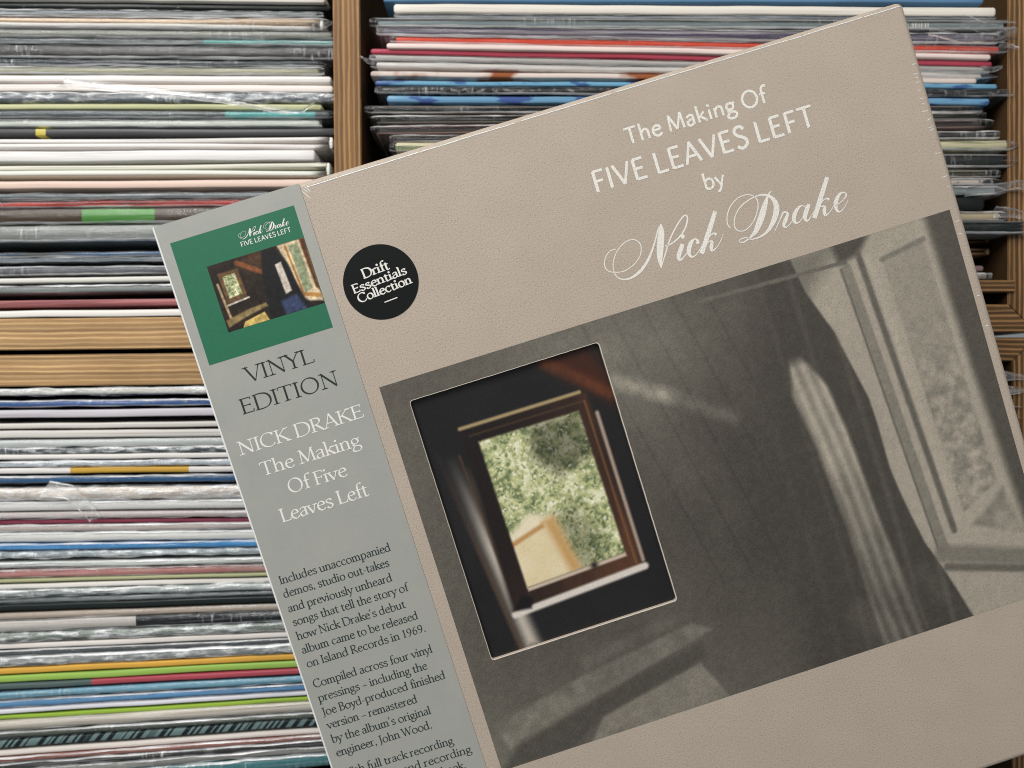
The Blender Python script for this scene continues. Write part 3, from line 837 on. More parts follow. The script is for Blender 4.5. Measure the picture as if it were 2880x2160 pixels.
# skeleton strokes: kind, points.  L straight, S curve, E ready-made curve, t thin straight, z only in the serif face (flag or tick), f foot
GL = {
    'a': (.48, [('S', [(.07, .5), (.15, .6), (.26, .63), (.36, .57), (.37, .44)]), ('L', [(.37, .46), (.37, .03)]), ('z', [(.37, .06), (.47, .04)]),
                ('S', [(.37, .38), (.2, .34), (.07, .25), (.06, .12), (.14, .01), (.26, .02), (.37, .13)])]),
    'b': (.57, [('L', [(.1, 1.05), (.1, .02)]), ('z', [(0, 1.01), (.1, 1.05)]),
                ('S', [(.1, .46), (.2, .59), (.33, .63), (.46, .54), (.51, .32), (.45, .09), (.32, -.01), (.19, .0), (.1, .08)])]),
    'c': (.49, [('S', [(.45, .5), (.4, .59), (.29, .63), (.14, .54), (.06, .32), (.12, .1), (.27, -.01), (.39, .03), (.47, .12)])]),
    'd': (.58, [('L', [(.45, 1.05), (.45, .02)]), ('z', [(.35, 1.01), (.45, 1.05)]), ('z', [(.45, .04), (.55, .05)]),
                ('S', [(.45, .5), (.35, .61), (.23, .63), (.1, .52), (.05, .3), (.1, .08), (.22, -.01), (.35, .04), (.45, .16)])]),
    'e': (.49, [('t', [(.08, .36), (.45, .38)]), ('S', [(.45, .37), (.41, .55), (.28, .63), (.13, .54), (.06, .31), (.12, .1), (.27, -.01), (.39, .03), (.47, .13)])]),
    'f': (.32, [('S', [(.43, 1.0), (.36, 1.06), (.26, 1.04), (.18, .93), (.16, .75), (.16, .6)]), ('L', [(.16, .66), (.16, 0)]), ('t', [(.03, .6), (.33, .6)]),
                ('f', (.16, 0))]),
    'g': (.52, [('E', ell(.23, .42, .17, .2)), ('t', [(.34, .56), (.49, .61)]),
                ('S', [(.13, .25), (.09, .17), (.16, .1), (.34, .07), (.46, -.02), (.47, -.18), (.34, -.31), (.17, -.31), (.04, -.22), (.06, -.07), (.17, .07)])]),
    'h': (.57, [('L', [(.1, 1.05), (.1, 0)]), ('z', [(0, 1.01), (.1, 1.05)]), ('S', [(.1, .44), (.2, .57), (.31, .63), (.42, .56), (.45, .4)]),
                ('L', [(.45, .42), (.45, 0)]), ('f', (.1, 0)), ('f', (.45, 0))]),
    'i': (.22, [('L', [(.1, .62), (.1, 0)]), ('z', [(0, .57), (.1, .61)]), ('dot', (.1, .88)), ('f', (.1, 0))]),
    'k': (.53, [('L', [(.1, 1.05), (.1, 0)]), ('z', [(0, 1.01), (.1, 1.05)]), ('t', [(.42, .6), (.11, .29)]), ('L', [(.2, .37), (.5, .01)]), ('f', (.1, 0)),
                ('f', (.43, .6)), ('f', (.48, 0))]),
    'l': (.22, [('L', [(.1, 1.05), (.1, 0)]), ('z', [(0, 1.01), (.1, 1.05)]), ('f', (.1, 0))]),
    'm': (.87, [('L', [(.1, .62), (.1, 0)]), ('z', [(0, .57), (.1, .61)]), ('S', [(.1, .46), (.19, .58), (.29, .63), (.38, .56), (.41, .4)]), ('L', [(.41, .42), (.41, 0)]),
                ('S', [(.41, .46), (.5, .58), (.6, .63), (.7, .56), (.73, .4)]), ('L', [(.73, .42), (.73, 0)]), ('f', (.1, 0)), ('f', (.41, 0)), ('f', (.73, 0))]),
    'n': (.57, [('L', [(.1, .62), (.1, 0)]), ('z', [(0, .57), (.1, .61)]), ('S', [(.1, .44), (.2, .57), (.31, .63), (.42, .56), (.45, .4)]), ('L', [(.45, .42), (.45, 0)]),
                ('f', (.1, 0)), ('f', (.45, 0))]),
    'o': (.58, [('E', ell(.29, .31, .235, .32))]),
    'p': (.58, [('L', [(.1, .62), (.1, -.36)]), ('z', [(0, .57), (.1, .61)]), ('S', [(.1, .46), (.2, .59), (.33, .63), (.46, .54), (.51, .32), (.45, .09), (.32, -.01), (.19, .0), (.1, .08)]),
                ('f', (.1, -.36))]),
    'r': (.38, [('L', [(.1, .62), (.1, 0)]), ('z', [(0, .57), (.1, .61)]), ('S', [(.1, .44), (.18, .57), (.27, .62), (.35, .57)]), ('f', (.1, 0))]),
    's': (.42, [('S', [(.35, .5), (.31, .6), (.2, .63), (.09, .56), (.09, .43), (.21, .34), (.34, .24), (.36, .11), (.27, 0), (.14, 0), (.05, .12)])]),
    't': (.36, [('L', [(.14, .78), (.14, .12)]), ('S', [(.14, .14), (.18, .01), (.27, .0), (.36, .07)]), ('t', [(.01, .6), (.33, .6)])]),
    'u': (.57, [('L', [(.1, .6), (.1, .2)]), ('S', [(.1, .22), (.14, .04), (.25, -.01), (.37, .06), (.45, .17)]), ('L', [(.45, .6), (.45, 0)]), ('z', [(0, .58), (.1, .61)]),
                ('z', [(.35, .58), (.45, .61)]), ('z', [(.45, .03), (.55, .05)])]),
    'v': (.5, [('L', [(.03, .61), (.25, 0)]), ('t', [(.25, 0), (.47, .61)]), ('f', (.03, .61)), ('f', (.46, .61))]),
    'w': (.78, [('L', [(.03, .61), (.21, 0)]), ('t', [(.21, 0), (.39, .6)]), ('L', [(.39, .6), (.57, 0)]), ('t', [(.57, 0), (.74, .61)]), ('f', (.03, .61)), ('f', (.74, .61))]),
    'y': (.5, [('L', [(.03, .61), (.26, .01)]), ('t', [(.47, .61), (.26, .03)]), ('S', [(.27, .05), (.18, -.2), (.1, -.32), (.01, -.33)]), ('f', (.03, .61)), ('f', (.46, .61))]),
    'A': (.68, [('t', [(.04, 0), (.34, 1.02)]), ('L', [(.32, 1.02), (.64, 0)]), ('t', [(.15, .34), (.53, .34)]), ('f', (.04, 0)), ('f', (.63, 0))]),
    'B': (.58, [('L', [(.12, 1), (.12, 0)]), ('S', [(.12, .98), (.3, .99), (.45, .9), (.45, .66), (.3, .54), (.12, .53)]), ('S', [(.28, .53), (.48, .46), (.53, .26), (.46, .06), (.3, .01), (.12, .01)]),
                ('z', [(.02, .98), (.14, .98)]), ('z', [(.02, .01), (.14, .01)])]),
    'C': (.74, [('S', [(.68, .82), (.6, .95), (.44, 1.01), (.22, .93), (.07, .68), (.07, .34), (.22, .08), (.44, -.01), (.6, .05), (.7, .19)]), ('z', [(.68, .78), (.69, .99)])]),
    'D': (.8, [('L', [(.12, 1), (.12, 0)]), ('S', [(.12, .98), (.36, .99), (.6, .9), (.74, .66), (.74, .34), (.6, .1), (.36, .01), (.12, .02)]), ('z', [(.02, .98), (.14, .98)]), ('z', [(.02, .02), (.14, .02)])]),
    'E': (.57, [('L', [(.12, 1), (.12, 0)]), ('t', [(.12, .97), (.5, .97)]), ('t', [(.12, .52), (.44, .52)]), ('t', [(.12, .03), (.52, .03)]), ('z', [(.5, .99), (.51, .83)]),
                ('z', [(.44, .6), (.44, .44)]), ('z', [(.52, .01), (.55, .2)]), ('z', [(.02, .97), (.14, .97)]), ('z', [(.02, .03), (.14, .03)])]),
    'F': (.52, [('L', [(.12, 1), (.12, 0)]), ('t', [(.12, .97), (.5, .97)]), ('t', [(.12, .5), (.43, .5)]), ('z', [(.5, .99), (.51, .83)]), ('z', [(.43, .58), (.43, .42)]), ('z', [(.02, .97), (.14, .97)]),
                ('f', (.12, 0))]),
    'I': (.26, [('L', [(.13, 1), (.13, 0)]), ('f', (.13, 0)), ('f', (.13, .97))]),
    'J': (.28, [('L', [(.15, 1), (.15, .05)]), ('S', [(.15, .08), (.11, -.14), (-.04, -.24)]), ('f', (.15, .97))]),
    'K': (.68, [('L', [(.12, 1), (.12, 0)]), ('t', [(.57, .99), (.13, .46)]), ('L', [(.23, .57), (.64, .01)]), ('f', (.12, 0)), ('f', (.12, .97)), ('f', (.57, .97)), ('f', (.63, .0))]),
    'L': (.55, [('L', [(.12, 1), (.12, 0)]), ('t', [(.12, .03), (.52, .03)]), ('z', [(.52, .01), (.55, .2)]), ('f', (.12, .97)), ('z', [(.02, .03), (.14, .03)])]),
    'M': (.88, [('t', [(.1, 0), (.15, 1)]), ('L', [(.14, 1), (.44, .04)]), ('t', [(.44, .04), (.73, 1)]), ('L', [(.73, 1), (.79, 0)]), ('f', (.1, 0)), ('f', (.79, 0)), ('z', [(.04, .97), (.16, .97)]),
                ('z', [(.72, .97), (.84, .97)])]),
    'N': (.8, [('t', [(.14, 0), (.14, 1)]), ('L', [(.12, 1), (.67, .01)]), ('t', [(.67, 1), (.67, .01)]), ('f', (.14, 0)), ('f', (.67, .97)), ('z', [(.02, .97), (.16, .97)])]),
    'O': (.86, [('E', ell(.43, .5, .365, .51))]),
    'R': (.64, [('L', [(.12, 1), (.12, 0)]), ('S', [(.12, .98), (.32, .99), (.47, .9), (.48, .68), (.34, .53), (.12, .5)]), ('L', [(.27, .51), (.6, .0)]), ('z', [(.02, .98), (.14, .98)]), ('f', (.12, 0)),
                ('z', [(.57, .02), (.68, .0)])]),
    'S': (.54, [('S', [(.46, .84), (.4, .96), (.27, 1.01), (.13, .95), (.09, .78), (.17, .62), (.33, .5), (.46, .36), (.47, .16), (.36, .02), (.21, -.01), (.07, .12)])]),
    'T': (.66, [('L', [(.33, 1), (.33, 0)]), ('t', [(.03, .97), (.63, .97)]), ('z', [(.04, .99), (.02, .82)]), ('z', [(.62, .99), (.64, .82)]), ('f', (.33, 0))]),
    'V': (.68, [('L', [(.03, 1), (.34, 0)]), ('t', [(.34, 0), (.65, 1)]), ('f', (.04, .98)), ('f', (.64, .98))]),
    'W': (.98, [('L', [(.03, 1), (.28, 0)]), ('t', [(.28, 0), (.5, .97)]), ('L', [(.46, 1), (.7, 0)]), ('t', [(.7, 0), (.94, 1)]), ('f', (.04, .98)), ('f', (.93, .98)), ('z', [(.38, .98), (.52, .98)])]),
    'Y': (.64, [('L', [(.03, 1), (.32, .47)]), ('t', [(.62, 1), (.32, .47)]), ('L', [(.32, .5), (.32, 0)]), ('f', (.04, .98)), ('f', (.61, .98)), ('f', (.32, 0))]),
    '1': (.44, [('L', [(.23, .95), (.23, 0)]), ('t', [(.1, .85), (.23, .95)]), ('f', (.23, 0))]),
    '9': (.52, [('E', ell(.25, .66, .18, .27)), ('S', [(.43, .64), (.4, .36), (.28, .1), (.1, -.02)])]),
    '6': (.52, [('E', ell(.26, .27, .18, .27)), ('S', [(.08, .29), (.11, .57), (.23, .82), (.41, .95)])]),
    '.': (.24, [('dot', (.11, .05))]),
    ',': (.24, [('dot', (.11, .05)), ('t', [(.13, .04), (.06, -.16)])]),
    '’': (.2, [('dot', (.1, .98)), ('t', [(.12, .98), (.06, .8)])]),
    '-': (.32, [('t', [(.04, .3), (.28, .3)])]),
    '–': (.5, [('t', [(.03, .3), (.47, .3)])]),
    ' ': (.26, []),
}


class Ink:
    """collects flat ribbons (mm on the cover, x right / y up) into one mesh"""

    def __init__(self):
        self.v, self.f, self.k = [], [], 0

    def ribbon(self, pts, widths):
        P = [np.array(p[:2], float) for p in pts]
        if len(P) < 2:
            return
        self.k += 1
        z = (self.k % 24) * 0.0022
        o = len(self.v)
        n = len(P)
        for i in range(n):
            d = P[min(i + 1, n - 1)] - P[max(i - 1, 0)]
            d = d / (np.hypot(*d) + 1e-12)
            nn = np.array([-d[1], d[0]]) * widths[i] / 2
            self.v.append((*(P[i] + nn), z))
            self.v.append((*(P[i] - nn), z))
        for i in range(n - 1):
            self.f.append((o + 2 * i + 1, o + 2 * i + 3, o + 2 * i + 2, o + 2 * i))

    def dot(self, c, r):
        self.k += 1
        z = (self.k % 24) * 0.0022
        o = len(self.v)
        for i in range(14):
            a = 2 * math.pi * i / 14
            self.v.append((c[0] + r * math.cos(a), c[1] + r * math.sin(a), z))
        self.f.append(tuple(range(o, o + 14)))

    def text(self, s, x0, x1, y, cap, face, thick, thin, y1=None, rot=0.0, pivot=(0, 0), track=0.0):
        adv, xs = 0.0, []
        tr = track + (.03 if face == 'serif' else .05)
        for ch in s:
            xs.append(adv)
            adv += GL[ch][0] + (tr if ch != ' ' else 0)
        adv -= tr
        kx = (x1 - x0) / adv
        y1 = y if y1 is None else y1
        cr, sr = math.cos(rot), math.sin(rot)

        def T(gx, gy, ox):
            px = x0 + (ox + gx) * kx
            py = y + (y1 - y) * (px - x0) / max(x1 - x0, 1e-6) + gy * cap
            dx, dy = px - pivot[0], py - pivot[1]
            return (pivot[0] + dx * cr - dy * sr, pivot[1] + dx * sr + dy * cr)
        tk, tn = thick * cap, thin * cap
        for ch, ox in zip(s, xs):
            for kind, dat in GL[ch][1]:
                if kind == 'dot':
                    self.dot(T(*dat, ox), tk * (.62 if face == 'serif' else .6))
                    continue
                if kind == 'f':
                    if face == 'serif':
                        fx, fy = dat
                        h = .105 + thick * .25
                        up = 1 if fy < .3 else -1
                        self.ribbon([T(fx - h, fy + up * thin * .4, ox), T(fx + h, fy + up * thin * .4, ox)], [tn, tn])
                        self.ribbon([T(fx, fy + up * thin * .6, ox), T(fx, fy + up * (thin * .6 + .05), ox)], [tk * 2.0, tk])
                    continue
                if kind == 'z':
                    if face == 'serif':
                        self.ribbon([T(*p, ox) for p in dat], [tn * 1.25] * len(dat))
                    continue
                pts = [T(*p, ox) for p in dat]
                if kind == 'S':
                    pts = [tuple(p) for p in spl(pts, 6)]
                elif kind in 'Lt':
                    a, b = np.array(pts[0]), np.array(pts[1])
                    pts = [tuple(a + (b - a) * q) for q in (0, .5, 1)]
                ws = []
                n = len(pts)
                for i in range(n):
                    d = np.array(pts[min(i + 1, n - 1)]) - np.array(pts[max(i - 1, 0)])
                    th = math.atan2(d[1], d[0]) - rot
                    if face == 'sans':
                        w = tk * (.88 if kind == 't' else 1.0)
                    elif kind == 't':
                        w = tn * 1.15
                    elif kind == 'L':
                        w = tk
                    else:
                        w = tn + (tk - tn) * abs(math.sin(th - math.radians(18))) ** 1.6
                    ws.append(w)
                self.ribbon(pts, ws)
        return self

    def build(self, name, mat, parent, zoff):
        return mesh(name, [MM(x, y, z + zoff) for x, y, z in self.v], self.f, mat, parent)


SCRIPT = [[(173.08, 60.85, 0.37), (170.6, 60.91, 0.37), (168.09, 62.84, 0.37), (166.83, 65.7, 0.37), (167.32, 68.02, 0.37), (169.6, 69.53, 0.37), (173.76, 70.26, 0.37), (178.61, 68.77, 0.37), (181.93, 65.99, 0.37), (183.24, 62.6, 0.37), (182.33, 60.16, 0.37), (179.95, 59.0, 0.37), (176.44, 59.71, 0.37), (172.95, 62.16, 0.37), (170.49, 65.74, 0.37), (169.68, 69.28, 0.37), (170.5, 71.97, 0.42), (172.78, 73.49, 0.53), (176.01, 73.67, 0.84), (180.36, 72.01, 1.16), (184.74, 68.47, 0.95), (188.81, 63.22, 0.63), (191.58, 58.65, 0.47), (193.59, 56.55, 0.32)],
          [(193.57, 56.44, 0.42), (192.83, 59.57, 2.32), (191.18, 63.94, 2.74), (189.57, 68.32, 2.32), (188.91, 71.38, 1.37), (188.58, 73.56, 0.32)],
          [(188.61, 73.46, 0.32), (191.88, 68.49, 0.53), (195.71, 63.15, 0.58), (199.73, 58.96, 0.58), (202.97, 56.43, 0.58), (204.43, 56.17, 0.58), (204.61, 57.74, 0.63), (202.7, 60.95, 0.63), (199.38, 63.73, 0.63), (195.61, 65.29, 0.58), (192.76, 65.61, 0.47)],
          [(199.77, 66.83, 1.58), (198.03, 69.28, 1.79), (196.7, 71.31, 1.58), (196.98, 72.76, 0.84), (199.52, 71.47, 0.47), (202.07, 69.43, 0.32)],
          [(200.94, 63.12, 0.84), (200.65, 63.9, 1.79), (200.36, 64.68, 0.84)],
          [(205.77, 68.66, 1.16), (206.03, 67.27, 1.06), (205.1, 66.33, 0.53), (203.25, 67.34, 1.48), (201.44, 70.05, 1.69), (201.45, 72.39, 1.06), (202.93, 72.95, 0.53), (205.3, 71.5, 0.37), (207.57, 69.48, 0.26)],
          [(216.42, 58.07, 1.58), (211.19, 65.69, 1.9), (206.11, 72.83, 1.79)],
          [(208.81, 69.04, 0.32), (211.33, 67.09, 0.42), (213.19, 66.41, 0.63), (214.2, 67.26, 1.16)],
          [(209.79, 69.07, 0.42), (211.59, 69.34, 0.95), (210.78, 71.27, 1.48), (210.52, 72.87, 0.95), (212.51, 72.34, 0.42), (215.1, 70.14, 0.32), (216.94, 67.71, 0.26)],
          [(220.52, 66.47, 0.42), (219.78, 64.51, 0.42), (220.48, 61.47, 0.42), (222.64, 58.33, 0.42), (225.96, 56.08, 0.42), (229.51, 55.32, 0.42), (232.55, 56.23, 0.42), (234.18, 58.57, 0.42), (233.7, 61.67, 0.42), (231.09, 65.77, 0.42), (227.5, 68.48, 0.42), (224.59, 68.96, 0.42), (222.53, 67.51, 0.42), (222.52, 64.8, 0.42), (224.32, 61.55, 0.42), (227.9, 58.84, 0.47), (232.78, 57.33, 0.53), (237.19, 57.42, 0.74), (239.97, 59.23, 1.27), (241.16, 62.3, 2.01), (240.4, 65.6, 2.32), (237.76, 69.42, 1.79), (234.43, 72.22, 1.06), (230.75, 73.38, 0.63), (227.46, 73.25, 0.42), (225.35, 71.96, 0.42), (223.14, 71.94, 0.42), (222.39, 72.8, 0.42), (224.08, 73.42, 0.47), (226.82, 72.62, 0.63)],
          [(240.91, 56.81, 0.37), (239.03, 58.3, 0.74), (236.49, 61.98, 2.11), (233.48, 66.49, 2.53), (230.03, 70.61, 1.79), (226.82, 72.62, 0.53)],
          [(237.56, 72.9, 0.32), (240.86, 69.28, 0.42), (242.9, 66.9, 0.74), (244.33, 66.96, 0.74), (244.59, 67.96, 1.06), (242.93, 70.18, 1.58), (241.8, 71.74, 1.16), (242.59, 72.79, 0.53), (245.23, 71.42, 0.32), (247.9, 68.96, 0.26)],
          [(252.65, 67.41, 0.42), (251.33, 66.25, 0.53), (249.01, 67.12, 1.27), (246.84, 69.73, 1.69), (246.71, 72.03, 1.06), (248.62, 72.17, 0.42), (251.78, 69.59, 0.32)],
          [(254.25, 66.53, 1.37), (252.06, 69.41, 1.79), (251.09, 71.56, 1.37), (251.81, 72.87, 0.63), (254.22, 71.15, 0.32), (256.49, 69.12, 0.26)],
          [(264.61, 58.25, 1.58), (259.87, 65.24, 1.9), (254.77, 72.68, 1.79)],
          [(257.41, 68.85, 0.32), (260.01, 67.02, 0.42), (261.84, 66.49, 0.63), (262.85, 67.23, 1.16)],
          [(258.5, 68.91, 0.42), (260.19, 69.42, 0.95), (259.54, 71.24, 1.48), (259.51, 72.86, 0.95), (261.42, 72.24, 0.42), (263.85, 70.25, 0.32), (265.64, 68.35, 0.26)],
          [(264.57, 70.47, 0.32), (267.88, 69.29, 0.42), (270.09, 67.67, 0.63), (269.52, 66.2, 0.53), (267.4, 66.54, 1.16), (265.04, 69.25, 1.69), (264.64, 72.13, 1.06), (265.77, 73.23, 0.53), (268.24, 71.85, 0.32), (270.26, 69.74, 0.26)]]


def script_ink(ox, oy, k, bold=1.0):
    ink = Ink()
    for st in SCRIPT:
        p = spl([(ox + (x - 166.83) * k, oy - (y - 72.8) * k, w * k * bold) for x, y, w in st], 7)
        ink.ribbon(p, [max(q[2], .085) for q in p])
    return ink


# ================================================================== THE BOX SET
# cover coordinates in mm: x right from the left edge, y up (negative: the cover hangs below its top edge), z out of the cover
R = np.array([[0.9537945685114745, 0.29729806286615373, -0.04347163321096327], [-0.29887918166166666, 0.9536146525288647, -0.03592115321791882],
              [0.030775897131727483, 0.047254166993727156, 0.9984086777755219]])
T = np.array([-0.1411947469232629, -0.060799216675366224, 0.3046287903945848])
WB, HB, YT = 315.0, 316.7, 1.1
CX, CY = WB / 2, -HB            # the empty stands at the middle of the bottom edge


def MM(x, y, z):
    return ((x - CX) * .001, (y - CY) * .001, z * .001)


def cv2w(p):
    return Vector((p[0], p[2], -p[1]))


ax, ay, az = cv2w(R[:, 0]), cv2w(-R[:, 1]), cv2w(-R[:, 2])
org = cv2w(T) + ax * (CX * .001) + ay * (CY * .001)
M = Matrix((ax, ay, az)).transposed().to_4x4()
M.translation = org
box = thing("box_set", "beige boxed record set with a grey paper strip, held tilted before the stacks", "record box", (0, 0, 0))
box.matrix_world = M

BEIGE = rgb(187, 173, 158)
PAPER = grain_paper("grained beige paper", col=BEIGE)


def rrect(x0, y0, x1, y1, r, n=5):
    out = []
    for cx, cy, a in ((x1 - r, y1 - r, 0), (x0 + r, y1 - r, 90), (x0 + r, y0 + r, 180), (x1 - r, y0 + r, 270)):
        for i in range(n + 1):
            q = math.radians(a + 90 * i / n)
            out.append((cx + r * math.cos(q), cy + r * math.sin(q)))
    return out


HX0, HX1, HY0, HY1 = 75.3, 155.2, -205.9, -94.7       # the die-cut opening


def box_body():
    bm = bmesh.new()
    loops = []
    rb, dep = 2.4, 25.0
    steps = [(rb - rb * math.sin(q), -(rb - rb * math.cos(q))) for q in [math.radians(a) for a in (0, 18, 36, 54, 72, 90)]]
    steps += [(0, -dep + rb)] + [(rb - rb * math.cos(q), -dep + rb - rb * math.sin(q)) for q in [math.radians(a) for a in (30, 60, 90)]]
    for ins, z in steps:
        loops.append([bm.verts.new(MM(x, y, z)) for x, y in rrect(ins, -HB + ins, WB - ins, YT - ins, max(2.8 - ins * .6, .6))])
    for a, b in zip(loops, loops[1:]):
        n = len(a)
        for i in range(n):
            f = bm.faces.new((a[i], b[i], b[(i + 1) % n], a[(i + 1) % n]))
            f.smooth = True
    bm.faces.new(loops[-1])
    hole = [bm.verts.new(MM(x, y, 0)) for x, y in rrect(HX0, HY0, HX1, HY1, 1.3, 4)]
    floor = [bm.verts.new(MM(x, y, -1.9)) for x, y in rrect(HX0, HY0, HX1, HY1, 1.3, 4)]
    edges = []
    for lp in (loops[0], hole):
        n = len(lp)
        for i in range(n):
            e = bm.edges.get((lp[i], lp[(i + 1) % n])) or bm.edges.new((lp[i], lp[(i + 1) % n]))
            edges.append(e)
    bmesh.ops.triangle_fill(bm, use_beauty=True, use_dissolve=False, edges=edges)
    n = len(hole)
    for i in range(n):
        bm.faces.new((hole[i], hole[(i + 1) % n], floor[(i + 1) % n], floor[i]))
    bm.faces.new(floor)
    bmesh.ops.recalc_face_normals(bm, faces=bm.faces)
    me = bpy.data.meshes.new("box_body")
    bm.to_mesh(me)
    bm.free()
    me.materials.append(PAPER)
    return link("box_body", me, box)


box_body()

# pale torn card along the cut opening: a thin raised lip
lipm = plain("cut card edge", rgb(214, 204, 190), .7, .12, 900)
lip = Ink()
outer = rrect(HX0 - .05, HY0 - .05, HX1 + .05, HY1 + .05, 1.3, 4)
vs, fs = [], []
prof = [(-.25, .02), (.0, .16), (.35, .14), (.55, .02)]
n = len(outer)
cxh, cyh = (HX0 + HX1) / 2, (HY0 + HY1) / 2
dense = []
for i in range(n):
    a, b = outer[i], outer[(i + 1) % n]
    m = max(1, int(math.hypot(a[0] - b[0], a[1] - b[1]) / 1.2))
    dense += [(a[0] + (b[0] - a[0]) * k / m, a[1] + (b[1] - a[1]) * k / m) for k in range(m)]
n = len(dense)
for i, (x, y) in enumerate(dense):
    p, q = dense[i - 1], dense[(i + 1) % n]
    tx, ty = q[0] - p[0], q[1] - p[1]
    ll = math.hypot(tx, ty)
    nx, ny = ty / ll, -tx / ll
    jag = .16 * noise.noise((x * .5, y * .5, 1)) + .1 * noise.noise((x * 2.1, y * 2.1, 4))
    wide = .55 if (x > HX1 - 1 or y < HY0 + 1) else .32  # wider at right and bottom, shaping in the lit rim
    for o, z in prof:
        o2 = o * wide + jag * .6
        vs.append(MM(x + nx * o2, y + ny * o2, z))
m = len(prof)
for i in range(n):
    for j in range(m - 1):
        a, b = i * m + j, ((i + 1) % n) * m + j
        fs.append((a, a + 1, b + 1, b))
mesh("cut_edge", vs, fs, lipm, box, True)


# ---- printed pictures: plain generic stand-ins, ink colours stored per vertex on a fine flat sheet
def fbm(x, y, s, seed=0, oct=4):
    rng = np.random.RandomState(seed)
    out = np.zeros_like(x)
    amp, tot = 1.0, 0.0
    for o in range(oct):
        g = rng.rand(64, 64)
        u, v = x / s * 2 ** o + 17.3 * o, y / s * 2 ** o + 9.1 * o
        iu, iv = np.floor(u).astype(int), np.floor(v).astype(int)
        fu, fv = u - iu, v - iv
        fu, fv = fu * fu * (3 - 2 * fu), fv * fv * (3 - 2 * fv)
        A, B, C_, D_ = g[iu % 64, iv % 64], g[(iu + 1) % 64, iv % 64], g[iu % 64, (iv + 1) % 64], g[(iu + 1) % 64, (iv + 1) % 64]
        out += amp * ((A * (1 - fu) + B * fu) * (1 - fv) + (C_ * (1 - fu) + D_ * fu) * fv)
        tot += amp
        amp *= .55
    return out / tot


def poly(x, y, pts, soft=1.0):
    """soft mask of a polygon"""
    inside = np.zeros(x.shape, bool)
    dist = np.full(x.shape, 1e9)
    n = len(pts)
    for i in range(n):
        (x1, y1), (x2, y2) = pts[i], pts[(i + 1) % n]
        c = ((y1 > y) != (y2 > y)) & (x < (x2 - x1) * (y - y1) / ((y2 - y1) if y2 != y1 else 1e-9) + x1)
        inside ^= c
        L2 = (x2 - x1) ** 2 + (y2 - y1) ** 2 + 1e-12
        t = np.clip(((x - x1) * (x2 - x1) + (y - y1) * (y2 - y1)) / L2, 0, 1)
        dist = np.minimum(dist, np.hypot(x - x1 - t * (x2 - x1), y - y1 - t * (y2 - y1)))
    sd = np.where(inside, dist, -dist)
    s = np.clip(sd / max(soft, 1e-6) * .5 + .5, 0, 1)
    return s * s * (3 - 2 * s)


def seg(x, y, a, b, w, soft=None):
    (x1, y1), (x2, y2) = a, b
    t = np.clip(((x - x1) * (x2 - x1) + (y - y1) * (y2 - y1)) / ((x2 - x1) ** 2 + (y2 - y1) ** 2), 0, 1)
    d = np.hypot(x - x1 - t * (x2 - x1), y - y1 - t * (y2 - y1))
    soft = soft or w
    return np.clip((w + soft - d) / soft, 0, 1)


def sheet(name, x0, x1, y0, y1, step, paint, mat, parent, z, hole=None):
    """flat printed sheet; y here is measured DOWN from the top edge of the cover"""
    def axis(a, b, cuts):
        ks = [a] + [c for c in cuts if a < c < b] + [b]
        out = []
        for p, q in zip(ks, ks[1:]):
            m = max(1, int(round((q - p) / step)))
            out += list(np.linspace(p, q, m, endpoint=False))
        return np.array(out + [b])
    xs = axis(x0, x1, [hole[0], hole[1]] if hole else [])
    ys = axis(y0, y1, [hole[2], hole[3]] if hole else [])
    X, Y = np.meshgrid(xs, ys)
    C_ = lin(np.clip(paint(X, Y), 0, 1))
    nx, ny = len(xs), len(ys)
    idx = np.arange(nx * ny).reshape(ny, nx)
    quads = np.stack([idx[1:, :-1], idx[1:, 1:], idx[:-1, 1:], idx[:-1, :-1]], -1).reshape(-1, 4)
    if hole:
        cx = ((xs[1:] + xs[:-1]) / 2)[None, :].repeat(ny - 1, 0).ravel()
        cy = ((ys[1:] + ys[:-1]) / 2)[:, None].repeat(nx - 1, 1).ravel()
        quads = quads[~((cx > hole[0]) & (cx < hole[1]) & (cy > hole[2]) & (cy < hole[3]))]
    co = np.stack([(X.ravel() - CX) * .001, (-Y.ravel() - CY) * .001, np.full(nx * ny, z * .001)], -1)
    me = bpy.data.meshes.new(name)
    me.vertices.add(nx * ny)
    me.vertices.foreach_set("co", co.ravel().astype(np.float32))
    me.loops.add(quads.size)
    me.loops.foreach_set("vertex_index", quads.ravel().astype(np.int32))
    me.polygons.add(len(quads))
    me.polygons.foreach_set("loop_start", np.arange(0, quads.size, 4, dtype=np.int32))
    me.update(calc_edges=True)
    at = me.color_attributes.new("ink", 'FLOAT_COLOR', 'POINT')
    at.data.foreach_set("color", np.concatenate([C_.reshape(-1, 3), np.ones((nx * ny, 1))], 1).ravel().astype(np.float32))
    me.materials.append(mat)
    me.validate()
    return link(name, me, parent)


def over(c, m, col):
    return c * (1 - m[..., None]) + np.array(col) / 255.0 * m[..., None]


def lerp(v, m, t):
    return v * (1 - m) + t * m


